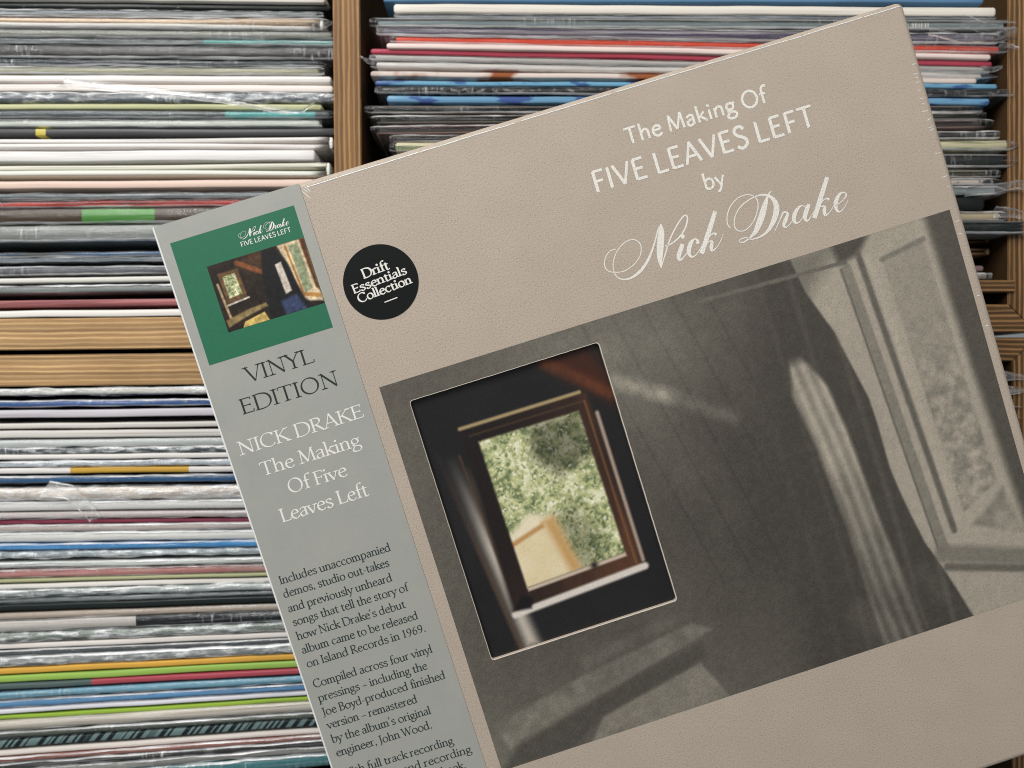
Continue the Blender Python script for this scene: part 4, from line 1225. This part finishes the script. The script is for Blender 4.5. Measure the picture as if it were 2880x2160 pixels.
def sepia_paint(x, y):
    """a quiet, empty attic room: dim wall, a hanging dark drape, an open casement and a worn bench"""
    n1, n2 = fbm(x, y, 40, 1), fbm(x, y, 9, 2)
    v = .16 + .10 * (n1 - .5) * 2
    v += .30 * np.exp(-((x - 162) / 46) ** 2 - ((y - 100) / 30) ** 2) * (.7 + .6 * n2)
    for k in range(5):                                     # board joints of the sloping wall
        v -= .07 * seg(x, y, (150 + 13 * k, 84), (176 + 13 * k, 205), .15, .7)
    v += .14 * np.clip((100 - x) / 60, 0, 1) + .10 * np.clip((y - 190) / 60, 0, 1)
    v -= .13 * np.exp(-((x - 205) / 45) ** 2 - ((y - 185) / 50) ** 2)
    v += .24 * seg(x, y, (157, 112), (178, 125), .8, 4) * (.4 + 1.1 * n2) + .20 * seg(x, y, (170, 120), (200, 141), .6, 4) * (.3 + 1.2 * n2)
    v += .07 * seg(x, y, (165, 128), (185, 176), 3, 14)
    # bench along the bottom left
    v = lerp(v, poly(x, y, [(68, 232), (108, 224), (158, 217), (166, 222), (128, 231), (72, 246)], 1.2), .36 + .5 * (n2 - .3))
    v = lerp(v, poly(x, y, [(66, 252), (74, 243), (128, 231), (160, 226), (160, 233), (112, 243), (96, 252)], 2), .12)
    v = lerp(v, poly(x, y, [(104, 252), (112, 243), (157, 234), (165, 252)], 1.0), .52 + .3 * (n2 - .5))
    v += .18 * seg(x, y, (112, 219), (150, 213), 1.2, 3) * n2
    # pale reveal of the window and the open casement
    wall = poly(x, y, [(240, 84), (312, 84), (312, 252), (262, 252), (250, 180)], 3)
    v = lerp(v, wall, .80 + .08 * (n1 - .5))
    v = lerp(v, poly(x, y, [(238, 84), (262, 84), (250, 96), (241, 104)], 6), .45)
    v = lerp(v, poly(x, y, [(258, 84), (276, 84), (268, 92), (259, 94)], 2), .12)
    v = lerp(v, seg(x, y, (262, 96), (269, 222), 1.5, .8), .55)
    v = lerp(v, seg(x, y, (259.5, 96), (266.5, 222), .25, .6), .36)
    v = lerp(v, seg(x, y, (272, 94), (278, 212), .9, .7), .86)
    v = lerp(v, seg(x, y, (268, 92), (275, 214), .7, 1.2), .30)
    v = lerp(v, poly(x, y, [(277, 97), (296, 94), (298, 200), (281, 208)], .8), .68 + .7 * (fbm(x, y, 3.2, 5) - .5) * np.clip((y - 110) / 60, 0.1, 1))
    v = lerp(v, seg(x, y, (277, 97), (296, 94), .6, 1), .5)
    v = lerp(v, poly(x, y, [(299, 84), (312, 84), (312, 240), (306, 236), (301, 150)], 2.5), .13 + .05 * n1)
    v = lerp(v, poly(x, y, [(283, 214), (300, 203), (303, 224)], 1.5), .62 + .6 * (n2 - .5))
    v = lerp(v, seg(x, y, (268, 222), (312, 238), 2.2, 3), .50)
    v = lerp(v, poly(x, y, [(262, 226), (312, 243), (312, 252), (268, 252)], 2), .80)
    v = lerp(v, seg(x, y, (268, 228), (312, 243), .8, 1.5), .34)
    # the drape: one dark hanging with soft pleats and a narrow pale lining
    edge = np.interp(y, [84, 100, 120, 150, 180, 215, 252], [240, 243, 251, 256, 257, 262, 274]) + .5 * np.sin(y * .09)
    left = np.interp(y, [84, 130, 200, 252], [214, 204, 196, 186])
    pleat = .13 * np.maximum(0, np.sin(x * .50 + 1.2 * np.sin(y * .02) + y * .010)) ** 4 * np.clip((x - 196) / 60, .15, 1) + .05 * (n1 - .4)
    m = np.clip((x - left) / 22, 0, 1) * np.clip((edge - x) / 1.3, 0, 1)
    m = m * m * (3 - 2 * m)
    v = lerp(v, m, .035 + np.abs(pleat))
    lc = np.interp(y, [126, 160, 200, 252], [231, 236, 239, 243])          # the pale lining shows where the drape turns back
    lw_ = np.interp(y, [126, 140, 200, 252], [3, 7.5, 7, 10])
    lining = np.clip((lw_ - np.abs(x - lc)) / 2.0 + .5, 0, 1) * np.clip((y - 124) / 5, 0, 1)
    tone = np.interp(y, [126, 170, 205, 252], [.74, .76, .50, .20]) + .12 * np.sin((x - lc) * 1.25 + .4 * np.sin(y * .09)) + .22 * (n2 - .5)
    v = lerp(v, lining * .95, np.clip(tone, .05, 1))
    v += .12 * seg(x, y, (228, 236), (240, 250), 2, 8) + .10 * seg(x, y, (257, 226), (262, 238), 1, 5)
    v = lerp(v, seg(x, y, (198, 91), (262, 93.5), .55, .5), .34)      # curtain rod
    v += .10 * (np.random.RandomState(4).rand(*x.shape) - .5) + .10 * (fbm(x, y, 2.2, 77, 2) - .5)
    v = np.clip(v, 0, 1)[..., None]
    dark, mid, light = np.array([69, 64, 58]) / 255, np.array([114, 110, 100]) / 255, np.array([199, 187, 170]) / 255
    return np.where(v < .4, dark + (mid - dark) * v / .4, mid + (light - mid) * (v - .4) / .6)


SEPIA = grain_paper("sepia print on grained paper", attr="ink", vary=.04, bump=.00010)
sheet("sepia_picture", 65.4, 310.0, 85.7, 251.3, .5, sepia_paint, SEPIA, box, .05, hole=(HX0, HX1, -HY1, -HY0))


def leaf(x, y, seed):
    a, b = fbm(x, y, 5.0, seed, 4), fbm(x, y, 1.6, seed + 1, 3)
    t = np.clip(.5 + (a - .5) * 1.6 + (b - .5) * 1.3, 0, 1)[..., None]
    d, m, l = np.array([112, 126, 90]) / 255, np.array([190, 194, 140]) / 255, np.array([238, 236, 204]) / 255
    return np.where(t < .5, d + (m - d) * t * 2, m + (l - m) * (t - .5) * 2)


def window_paint(x, y):
    """a plain small wooden window seen from a dark room, sunlit greenery outside"""
    c = np.ones(x.shape + (3,)) * np.array([34, 33, 34]) / 255
    c = c * (0.85 + .3 * fbm(x, y, 20, 11))[..., None]
    c = over(c, poly(x, y, [(128, 94), (150, 94), (156, 108), (156, 122), (140, 106)], 5), (66, 36, 26))
    c = over(c, seg(x, y, (132, 96), (154, 116), .8, 3) * (.3 + .7 * fbm(x, y, 3, 14)), (112, 62, 38))
    c = over(c, poly(x, y, [(82, 122), (86, 122), (96, 206), (90, 206)], 3) * np.clip((y - 118) / 45, 0, 1), (196, 186, 172))
    c = over(c, seg(x, y, (79, 118), (88, 206), .3, 1.4) * np.clip((y - 112) / 60, 0, 1) * .5, (120, 92, 70))
    c = over(c, seg(x, y, (87.6, 122), (91.5, 190), .2, .7) * .6, (96, 66, 46))
    c = over(c, seg(x, y, (90, 128), (96, 184), .5, 1.6) * np.clip((y - 125) / 40, 0, 1), (208, 194, 170))
    fr = poly(x, y, [(90.5, 112), (145, 112), (146, 188), (89.5, 190)], 1.5)
    wood = fbm(x, y * .2, 3, 21)
    shade = np.clip((x - 90) / 55, 0, 1) * .8 + np.clip((y - 150) / 40, 0, 1) * .5
    c = over(c, fr, (33, 27, 26))
    c = over(c, fr * np.clip(shade * shade * (.5 + .6 * wood), 0, 1), (92, 60, 42))
    c = over(c, seg(x, y, (91, 111.6), (142, 111.8), .3, .9), (170, 150, 110))
    c = over(c, seg(x, y, (146.6, 122), (147, 186), .3, 1.0) * .8, (206, 180, 160))
    c = over(c, seg(x, y, (90, 191.5), (147, 188.7), .9, 1.2), (226, 216, 206))
    g = poly(x, y, [(96.8, 118.8), (139.6, 119), (140.8, 180.8), (97.8, 182.4)], .7)
    gl = leaf(x, y, 31)
    rs = np.random.RandomState(5)
    tones = [(104, 120, 78), (150, 162, 104), (198, 200, 138), (226, 224, 172), (250, 246, 222), (176, 180, 138)]
    for k in range(1500):                                  # single leaves and gaps of light between them
        lx, ly, r, el, a = rs.uniform(96, 142), rs.uniform(117, 184), rs.uniform(.45, 1.25), rs.uniform(.35, .8), rs.uniform(0, 3.14)
        i0, i1 = np.searchsorted(y[:, 0], [ly - 2, ly + 2])
        j0, j1 = np.searchsorted(x[0], [lx - 2, lx + 2])
        if i1 <= i0 or j1 <= j0:
            continue
        sx_, sy_ = x[i0:i1, j0:j1] - lx, y[i0:i1, j0:j1] - ly
        p, q = sx_ * math.cos(a) + sy_ * math.sin(a), -sx_ * math.sin(a) + sy_ * math.cos(a)
        m = np.clip((1 - np.hypot(p / r, q / (r * el))) * 2.5, 0, 1) * .75
        gl[i0:i1, j0:j1] = over(gl[i0:i1, j0:j1], m, tones[rs.randint(6)])
    dk = poly(x, y, [(118, 119), (140, 119), (140, 138), (124, 142), (116, 132)], 4)
    gl = gl * (1 - dk[..., None] * .42)
    dk2 = poly(x, y, [(116, 158), (126, 156), (134, 172), (128, 182), (116, 182)], 6)
    gl = gl * (1 - dk2[..., None] * .26)
    gl = over(gl, poly(x, y, [(96, 160), (108, 153), (116, 157), (121, 183), (96, 183)], 2.0), (240, 228, 196))
    gl = over(gl, poly(x, y, [(96, 165), (112, 160.5), (117, 183), (96, 183)], 1.0) * fbm(x, y, 6, 61) * .6, (222, 196, 140))
    gl = over(gl, poly(x, y, [(112, 158), (117, 157), (122, 182), (117, 182)], 2.4), (204, 162, 104))
    gl = over(gl, poly(x, y, [(96, 163), (112, 158.5), (112, 160.5), (96, 165)], .8), (196, 150, 96))
    c = c * (1 - g[..., None]) + gl * g[..., None]
    c = over(c, poly(x, y, [(97.8, 182.4), (140.8, 180.8), (141, 182.4), (98, 184)], .6), (206, 190, 170))
    c = over(c, np.exp(-((x - 127) / 1.6) ** 2 - ((y - 182) / 1.5) ** 2), (40, 34, 30))
    c = over(c, seg(x, y, (94, 115.5), (142.6, 115.7), .2, .5) * .5, (92, 70, 50))
    c = over(c, seg(x, y, (143, 116), (143.9, 186), .2, .6) * .6, (134, 92, 62))
    c = over(c, poly(x, y, [(89.5, 190), (95, 184.5), (99, 187), (97, 191)], 1.0), (26, 22, 22))
    c += .03 * (np.random.RandomState(8).rand(*x.shape)[..., None] - .5)
    return c


GLOSSP = printed("glossy colour print", .38)
sheet("window_picture", HX0 + .05, HX1 - .05, -HY1 + .05, -HY0 - .05, .36, window_paint, GLOSSP, box, -1.8)

# ---- title lettering, printed in off-white straight onto the paper
WHITE_INK = grain_paper("off-white ink on grain", col=rgb(240, 236, 228), vary=.05, bump=.00008)
ink = Ink()
ink.text("The Making Of", 189.6, 249.6, -22.3, 6.5, 'sans', .155, .155)
ink.text("FIVE LEAVES LEFT", 171.8, 266.4, -36.9, 8.5, 'sans', .15, .15)
ink.text("by", 214.9, 223.9, -48.7, 6.3, 'sans', .155, .155)
ink.build("title_lettering", WHITE_INK, box, .06)
script_ink(166.83, -72.8, 1.0, 1.05).build("script_lettering", WHITE_INK, box, .06)

# ---- grey paper strip folded round the left side
STRIP_T = .35
sv = []
prof = [(59.7, 0.03), (59.7, STRIP_T), (.45, STRIP_T), (-.2, STRIP_T - .42), (-.5, STRIP_T - .9), (-.45, -24.9), (-.3, -25.3), (60, -25.4), (60, -25.06), (0.02, -25.05), (0.02, -2.6),
        (0.75, -.7), (2.45, .03)]
strip_m = NT("grey screened paper")
vv = strip_m.coord((1, 1, 1), rot=(0, 0, .6))
dots = strip_m.n("ShaderNodeTexVoronoi", feature='F1')
dots.inputs["Scale"].default_value = 1900
dots.inputs["Randomness"].default_value = 0.25
strip_m.l(vv, dots.inputs["Vector"])
cc = strip_m.mul(rgb(160, 161, 155), strip_m.ramp(dots.outputs["Distance"], [(.15, (.86,) * 3), (.55, (1.1,) * 3)]), .9)
cc = strip_m.mul(cc, strip_m.ramp(strip_m.noise(vv, 60, 4), [(.3, (.95, .96, .96)), (.7, (1.04, 1.03, 1.02))]), 1.0)
strip_m.l(cc, strip_m.b.inputs["Base Color"])
strip_m.setp(rough=.42, spec=.45)
strip_m.bump(strip_m.noise(vv, 500, 3), .00003)
edge_m = plain("raw paper edge and fold highlight", rgb(240, 240, 238), .6)
bm = bmesh.new()
ty, by_ = .75, -HB + .1
top = [bm.verts.new(MM(x, ty, z)) for x, z in prof]
bot = [bm.verts.new(MM(x, by_, z)) for x, z in prof]
n = len(prof)
for i in range(n):
    f = bm.faces.new((top[i], top[(i + 1) % n], bot[(i + 1) % n], bot[i]))
    if i in (0, 2, 3, 4):
        f.material_index = 1 if i in (0, 2, 3) else 0  # white on the left fold is its highlight, put into the colour
for lp in (top, bot):
    f = bm.faces.new(lp)
    f.material_index = 1
bmesh.ops.recalc_face_normals(bm, faces=bm.faces)
me = bpy.data.meshes.new("paper_strip")
bm.to_mesh(me)
bm.free()
me.materials.append(strip_m.m)
me.materials.append(edge_m)
strip = link("paper_strip", me, box)

green_m = plain("green ink", rgb(42, 112, 82), .42, .06, 700, .00001)
gp = [(4.6, -7.1), (55.3, -6.9), (55.25, -57.35), (4.2, -57.35)]
mesh("green_panel", [MM(x, y, STRIP_T + .04) for x, y in gp[::-1]], [(0, 1, 2, 3)], green_m, strip)


def small_paint(x, y):
    """a dim brown room corner with a small window, a dark drape and a bright casement"""
    c = np.ones(x.shape + (3,)) * np.array([44, 35, 29]) / 255
    c = c * (.7 + .6 * fbm(x, y, 6, 41))[..., None]
    c = over(c, .6 * np.exp(-((x - 36) / 8) ** 2 - ((y - 23) / 4) ** 2), (112, 74, 46))
    c = over(c, seg(x, y, (27, 22), (35, 28), .5, 1), (132, 80, 48))
    c = over(c, poly(x, y, [(18.3, 24), (26.6, 24), (27, 35.8), (18.6, 36.5)], .5), (112, 84, 56))
    g = poly(x, y, [(19.8, 25.6), (25, 25.5), (25.4, 34), (20, 34.5)], .3)
    c = c * (1 - g[..., None]) + leaf(x * 3, y * 3, 51) * g[..., None]
    c = over(c, seg(x, y, (18.3, 37), (27.4, 36.2), .2, .4), (206, 196, 180))
    c = over(c, seg(x, y, (17.2, 28), (18.2, 43), .25, .5), (176, 150, 116))
    c = over(c, poly(x, y, [(44, 20), (55.1, 20), (55.1, 46), (48, 44), (46.5, 32)], .6), (226, 204, 168))
    c = over(c, poly(x, y, [(48.3, 21.5), (52, 21), (52.6, 40), (49, 41)], .4), (150, 158, 124))
    c = over(c, poly(x, y, [(53, 20), (55.1, 20), (55.1, 42), (53.8, 40)], .5), (94, 58, 34))
    c = over(c, seg(x, y, (47, 21), (48.4, 41), .25, .4), (180, 130, 74))
    c = over(c, seg(x, y, (48, 41.2), (55, 43.8), .5, .6), (190, 138, 78))
    c = over(c, poly(x, y, [(37.5, 20), (42.5, 20), (46, 28), (46.6, 36), (48.6, 43), (51, 47.2), (33, 47.2), (35, 30)], .8), (30, 29, 30))
    c = over(c, poly(x, y, [(41, 27), (43.6, 26.4), (44.4, 38.6), (41.6, 39.4)], .4), (206, 194, 180))
    c = over(c, poly(x, y, [(38.8, 41.5), (45.5, 40.5), (48, 47.2), (39.5, 47.2)], .9), (60, 72, 104))
    c = over(c, poly(x, y, [(16, 42.5), (26, 40.6), (33, 40.2), (33.5, 41.6), (24, 43.4), (16.4, 45.4)], .5), (150, 128, 86))
    c = over(c, poly(x, y, [(21.5, 47.2), (23, 45), (31.5, 43.4), (32.5, 47.2)], .3), (206, 178, 104))
    c = c * (.72 + .56 * fbm(x, y, 1.3, 91, 3))[..., None] + .05 * (np.random.RandomState(3).rand(*x.shape)[..., None] - .5)
    return c


sheet("small_picture", 15.4, 55.1, 20.0, 47.1, .16, small_paint, GLOSSP, strip, STRIP_T + .09)
SMALL_WHITE = plain("white ink", rgb(236, 234, 226), .5, .03)
ink = script_ink(30.9, -13.6, .197, 1.25)
ink.text("FIVE LEAVES LEFT", 30.7, 51.3, -16.5, 1.85, 'sans', .15, .15)
ink.build("small_lettering", SMALL_WHITE, strip, STRIP_T + .1)

DARK_INK = plain("dark green ink", rgb(40, 50, 46), .5, .05)
ink = Ink()
ink.text("VINYL", 16.6, 44.2, -68.4, 6.2, 'serif', .125, .045, track=-.01)
ink.text("EDITION", 10.6, 50.9, -79.9, 6.2, 'serif', .125, .045)
ink.build("edition_lettering", DARK_INK, strip, STRIP_T + .05)
ink = Ink()
ink.text("NICK DRAKE", 4.6, 56.3, -95.2, 5.45, 'serif', .14, .058)
ink.text("The Making", 10.5, 51.8, -105.75, 5.5, 'serif', .14, .058)
ink.text("Of Five", 18.5, 42.9, -115.7, 5.5, 'serif', .14, .058)
ink.text("Leaves Left", 12.2, 48.6, -125.9, 5.6, 'serif', .14, .058)
ink.build("heading_lettering", SMALL_WHITE, strip, STRIP_T + .05)
BODY_INK = plain("blue green ink", rgb(44, 58, 58), .5, .05)
ink = Ink()
for s, a, b, y0, y1 in (("Includes unaccompanied", 3.7, 50.0, 149.5, 150.0), ("demos, studio out-takes", 3.5, 47.6, 155.2, 155.8),
                        ("and previously unheard", 3.4, 46.9, 161.4, 162.0), ("songs that tell the story of", 3.5, 51.8, 167.3, 167.8),
                        ("how Nick Drake’s debut", 3.3, 48.7, 173.3, 174.0), ("album came to be released", 3.45, 52.1, 179.2, 180.0),
                        ("on Island Records in 1969.", 3.55, 53.6, 185.2, 185.9), ("Compiled across four vinyl", 3.6, 53.4, 194.0, 195.0),
                        ("pressings – including the", 3.7, 49.4, 200.1, 200.9), ("Joe Boyd-produced finished", 3.6, 55.2, 206.1, 206.9),
                        ("version – remastered", 3.7, 41.4, 211.9, 212.8), ("by the album’s original", 3.6, 45.2, 217.9, 219.0),
                        ("engineer, John Wood.", 3.6, 43.9, 223.9, 224.9), ("With full track recording", 3.6, 50.2, 232.9, 233.9),
                        ("and recording", 27.0, 56.2, 239.2, 239.6), ("book.", 42.0, 52.0, 245.0, 245.2)):
    ink.text(s, a, b, -y0, 3.35, 'serif', .135, .06, y1=-y1)
ink.build("body_lettering", BODY_INK, strip, STRIP_T + .05)

# ---- round black sticker
st_m = plain("black sticker vinyl", rgb(16, 18, 18), .32, .1, 800, .00001)
vs, fs = [], []
SCX, SCY, SR = 78.86, -45.7, 15.0
rings = [(SR, .02), (SR, .16), (SR - .12, .24)]
N = 72
for r, z in rings:
    vs += [MM(SCX + r * math.cos(2 * math.pi * i / N), SCY + r * math.sin(2 * math.pi * i / N), z) for i in range(N)]
for k in range(2):
    fs += [(k * N + i, k * N + (i + 1) % N, (k + 1) * N + (i + 1) % N, (k + 1) * N + i) for i in range(N)]
fs.append(tuple(2 * N + i for i in range(N)))
sticker = mesh("round_sticker", vs, fs, st_m, box)
ink = Ink()
rt = math.radians(3.8)
pv = (SCX, SCY)
ink.text("Drift", SCX - 5.9, SCX + 5.3, SCY + 3.6, 3.75, 'serif', .20, .095, rot=rt, pivot=pv)
ink.text("Essentials", SCX - 11.7, SCX + 11.1, SCY - .6, 3.5, 'serif', .20, .095, rot=rt, pivot=pv)
ink.text("Collection", SCX - 11.0, SCX + 11.6, SCY - 4.8, 3.5, 'serif', .20, .095, rot=rt, pivot=pv)
cr, sr = math.cos(rt), math.sin(rt)
ink.ribbon([(SCX - 1.6 * cr + 8.1 * sr, SCY - 1.6 * sr - 8.1 * cr), (SCX + 3.9 * cr + 8.1 * sr, SCY + 3.9 * sr - 8.1 * cr)], [.42, .42])
ink.build("sticker_lettering", SMALL_WHITE, sticker, .27)

# ---- shrink film creases, their glints put in as white ridges
crease_m = NT("shrink film crease glint")
crease_m.setp(col=(.92, .92, .9, 1), rough=.2, spec=.8)
cr_v, cr_f = [], []


def crease(x1, y1, x2, y2, w, z, n=5):
    o = len(cr_v)
    dx, dy = x2 - x1, y2 - y1
    L = math.hypot(dx, dy) + 1e-9
    nx, ny = -dy / L, dx / L
    for i in range(n + 1):
        s = i / n
        ww = w * math.sin(math.pi * (.12 + .76 * s))
        for q, h in ((-1, 0), (0, 1), (1, 0)):
            cr_v.append(MM(x1 + dx * s + nx * ww * q, y1 + dy * s + ny * ww * q, z + h * w * .9))
    for i in range(n):
        a = o + i * 3
        cr_f.extend([(a, a + 3, a + 4, a + 1), (a + 1, a + 4, a + 5, a + 2)])


for a, b, c, d in [(310.9, 24.9, 313.1, 24.8), (310.3, 28.7, 312.9, 29.0), (311.2, 30.3, 312.6, 30.4), (310.8, 32.3, 312.8, 32.3), (310.5, 35.4, 312.0, 35.8),
                   (310.4, 38.9, 312.5, 39.1), (310.8, 41.0, 312.0, 41.3), (309.4, 44.3, 313.0, 44.4), (310.7, 48.3, 313.0, 47.7), (310.6, 51.3, 312.6, 51.2),
                   (310.8, 52.6, 313.0, 52.1), (310.1, 62.1, 312.8, 62.3), (310.3, 72.2, 313.2, 72.1), (311.5, 76.7, 312.6, 76.4), (311.0, 91.2, 312.8, 91.2),
                   (311.0, 96.3, 312.3, 96.6), (310.8, 123.1, 313.0, 123.2), (310.9, 136.2, 313.0, 136.2)]:
    crease(a, -b, c, -d, .13, .0)
mesh("film_crease_glints", cr_v, cr_f, crease_m.m, box, True)
cr_v, cr_f = [], []
for a, b, c, d in [(60.5, 1.5, 62.3, 3.8), (59.9, 2.2, 62.4, 6.3), (62.2, 1.4, 63.1, 3.7), (61.4, 1.0, 62.2, 2.1)]:
    crease(a, -b, c, -d, .15, .06)
x = 62.5
while x < 312.5:                                   # film seam just inside the top edge, its glint put in as white ridges
    st = 0.9
    y = -.95 + .9 * math.exp(-(x - 62) / 60) * -.6 + .22 * noise.noise((x * .08, 1, 1)) + .16 * noise.noise((x * .9, 3, 1))
    y2 = -.95 + .9 * math.exp(-(x + st - 62) / 60) * -.6 + .22 * noise.noise(((x + st) * .08, 1, 1)) + .16 * noise.noise(((x + st) * .9, 3, 1))
    w = .26 + .12 * noise.noise((x * .5, 7, 2))
    if noise.noise((x * .15, 8, 3)) > -.45:
        crease(x - .2, y, x + st + .2, y2, w, -.05, 3)
    x += st
mesh("film_seam_glint", cr_v, cr_f, crease_m.m, box, True)

# ---- loose film on some records
by_label = {o["label"]: o for o in COL.objects if o.get("category") == "record"}


def rec(start):
    return next(o for k, o in by_label.items() if k.startswith(start))


def at(o, u, v, y=-.004):
    """local position on record o of the shelf point (u, v)"""
    return o.matrix_basis.inverted() @ Vector((sx(u), D + y, sz(v)))


for start, pts, w0, w1, kind in (
        ("steel grey sleeve", [(180, 240), (420, 262), (640, 288), (840, 326), (925, 268)], .006, .003, 0),
        ("cream sleeve in torn film", [(140, 1372), (210, 1380), (262, 1430), (280, 1458)], .008, .002, 1),
        ("mauve and navy striped", [(2600, 96), (2700, 120), (2790, 112), (2845, 94)], .004, .0035, 1),
        ("dark gatefold with a bar code", [(2690, 66), (2750, 88), (2800, 96)], .004, .003, 0),
        ("bright orange red", [(2800, 132), (2830, 138), (2852, 146)], .004, .003, 0),
        ("light grey sleeve with a twisted", [(1062, 186), (1040, 180), (1020, 168)], .005, .0015, 1),
        ("light grey sleeve with a twisted", [(2750, 206), (2785, 204), (2806, 198)], .005, .002, 1),
        ("grey sleeve with a long wavy", [(2700, 545), (2780, 536), (2840, 524), (2884, 530)], .004, .004, 1),
        ("cream sleeve with an orange", [(2780, 600), (2840, 604), (2870, 616)], .006, .003, 1),
        ("clear film-wrapped sleeve, upper", [(2800, 1056), (2840, 1058), (2876, 1062)], .006, .002, 1),
        ("clear film-wrapped sleeve, second", [(2800, 1096), (2840, 1098), (2874, 1096)], .006, .002, 1)):
    o = rec(start)
    film_flap(o, [at(o, u, v) for u, v in pts], w0, w1, kind, len(start) * .7)
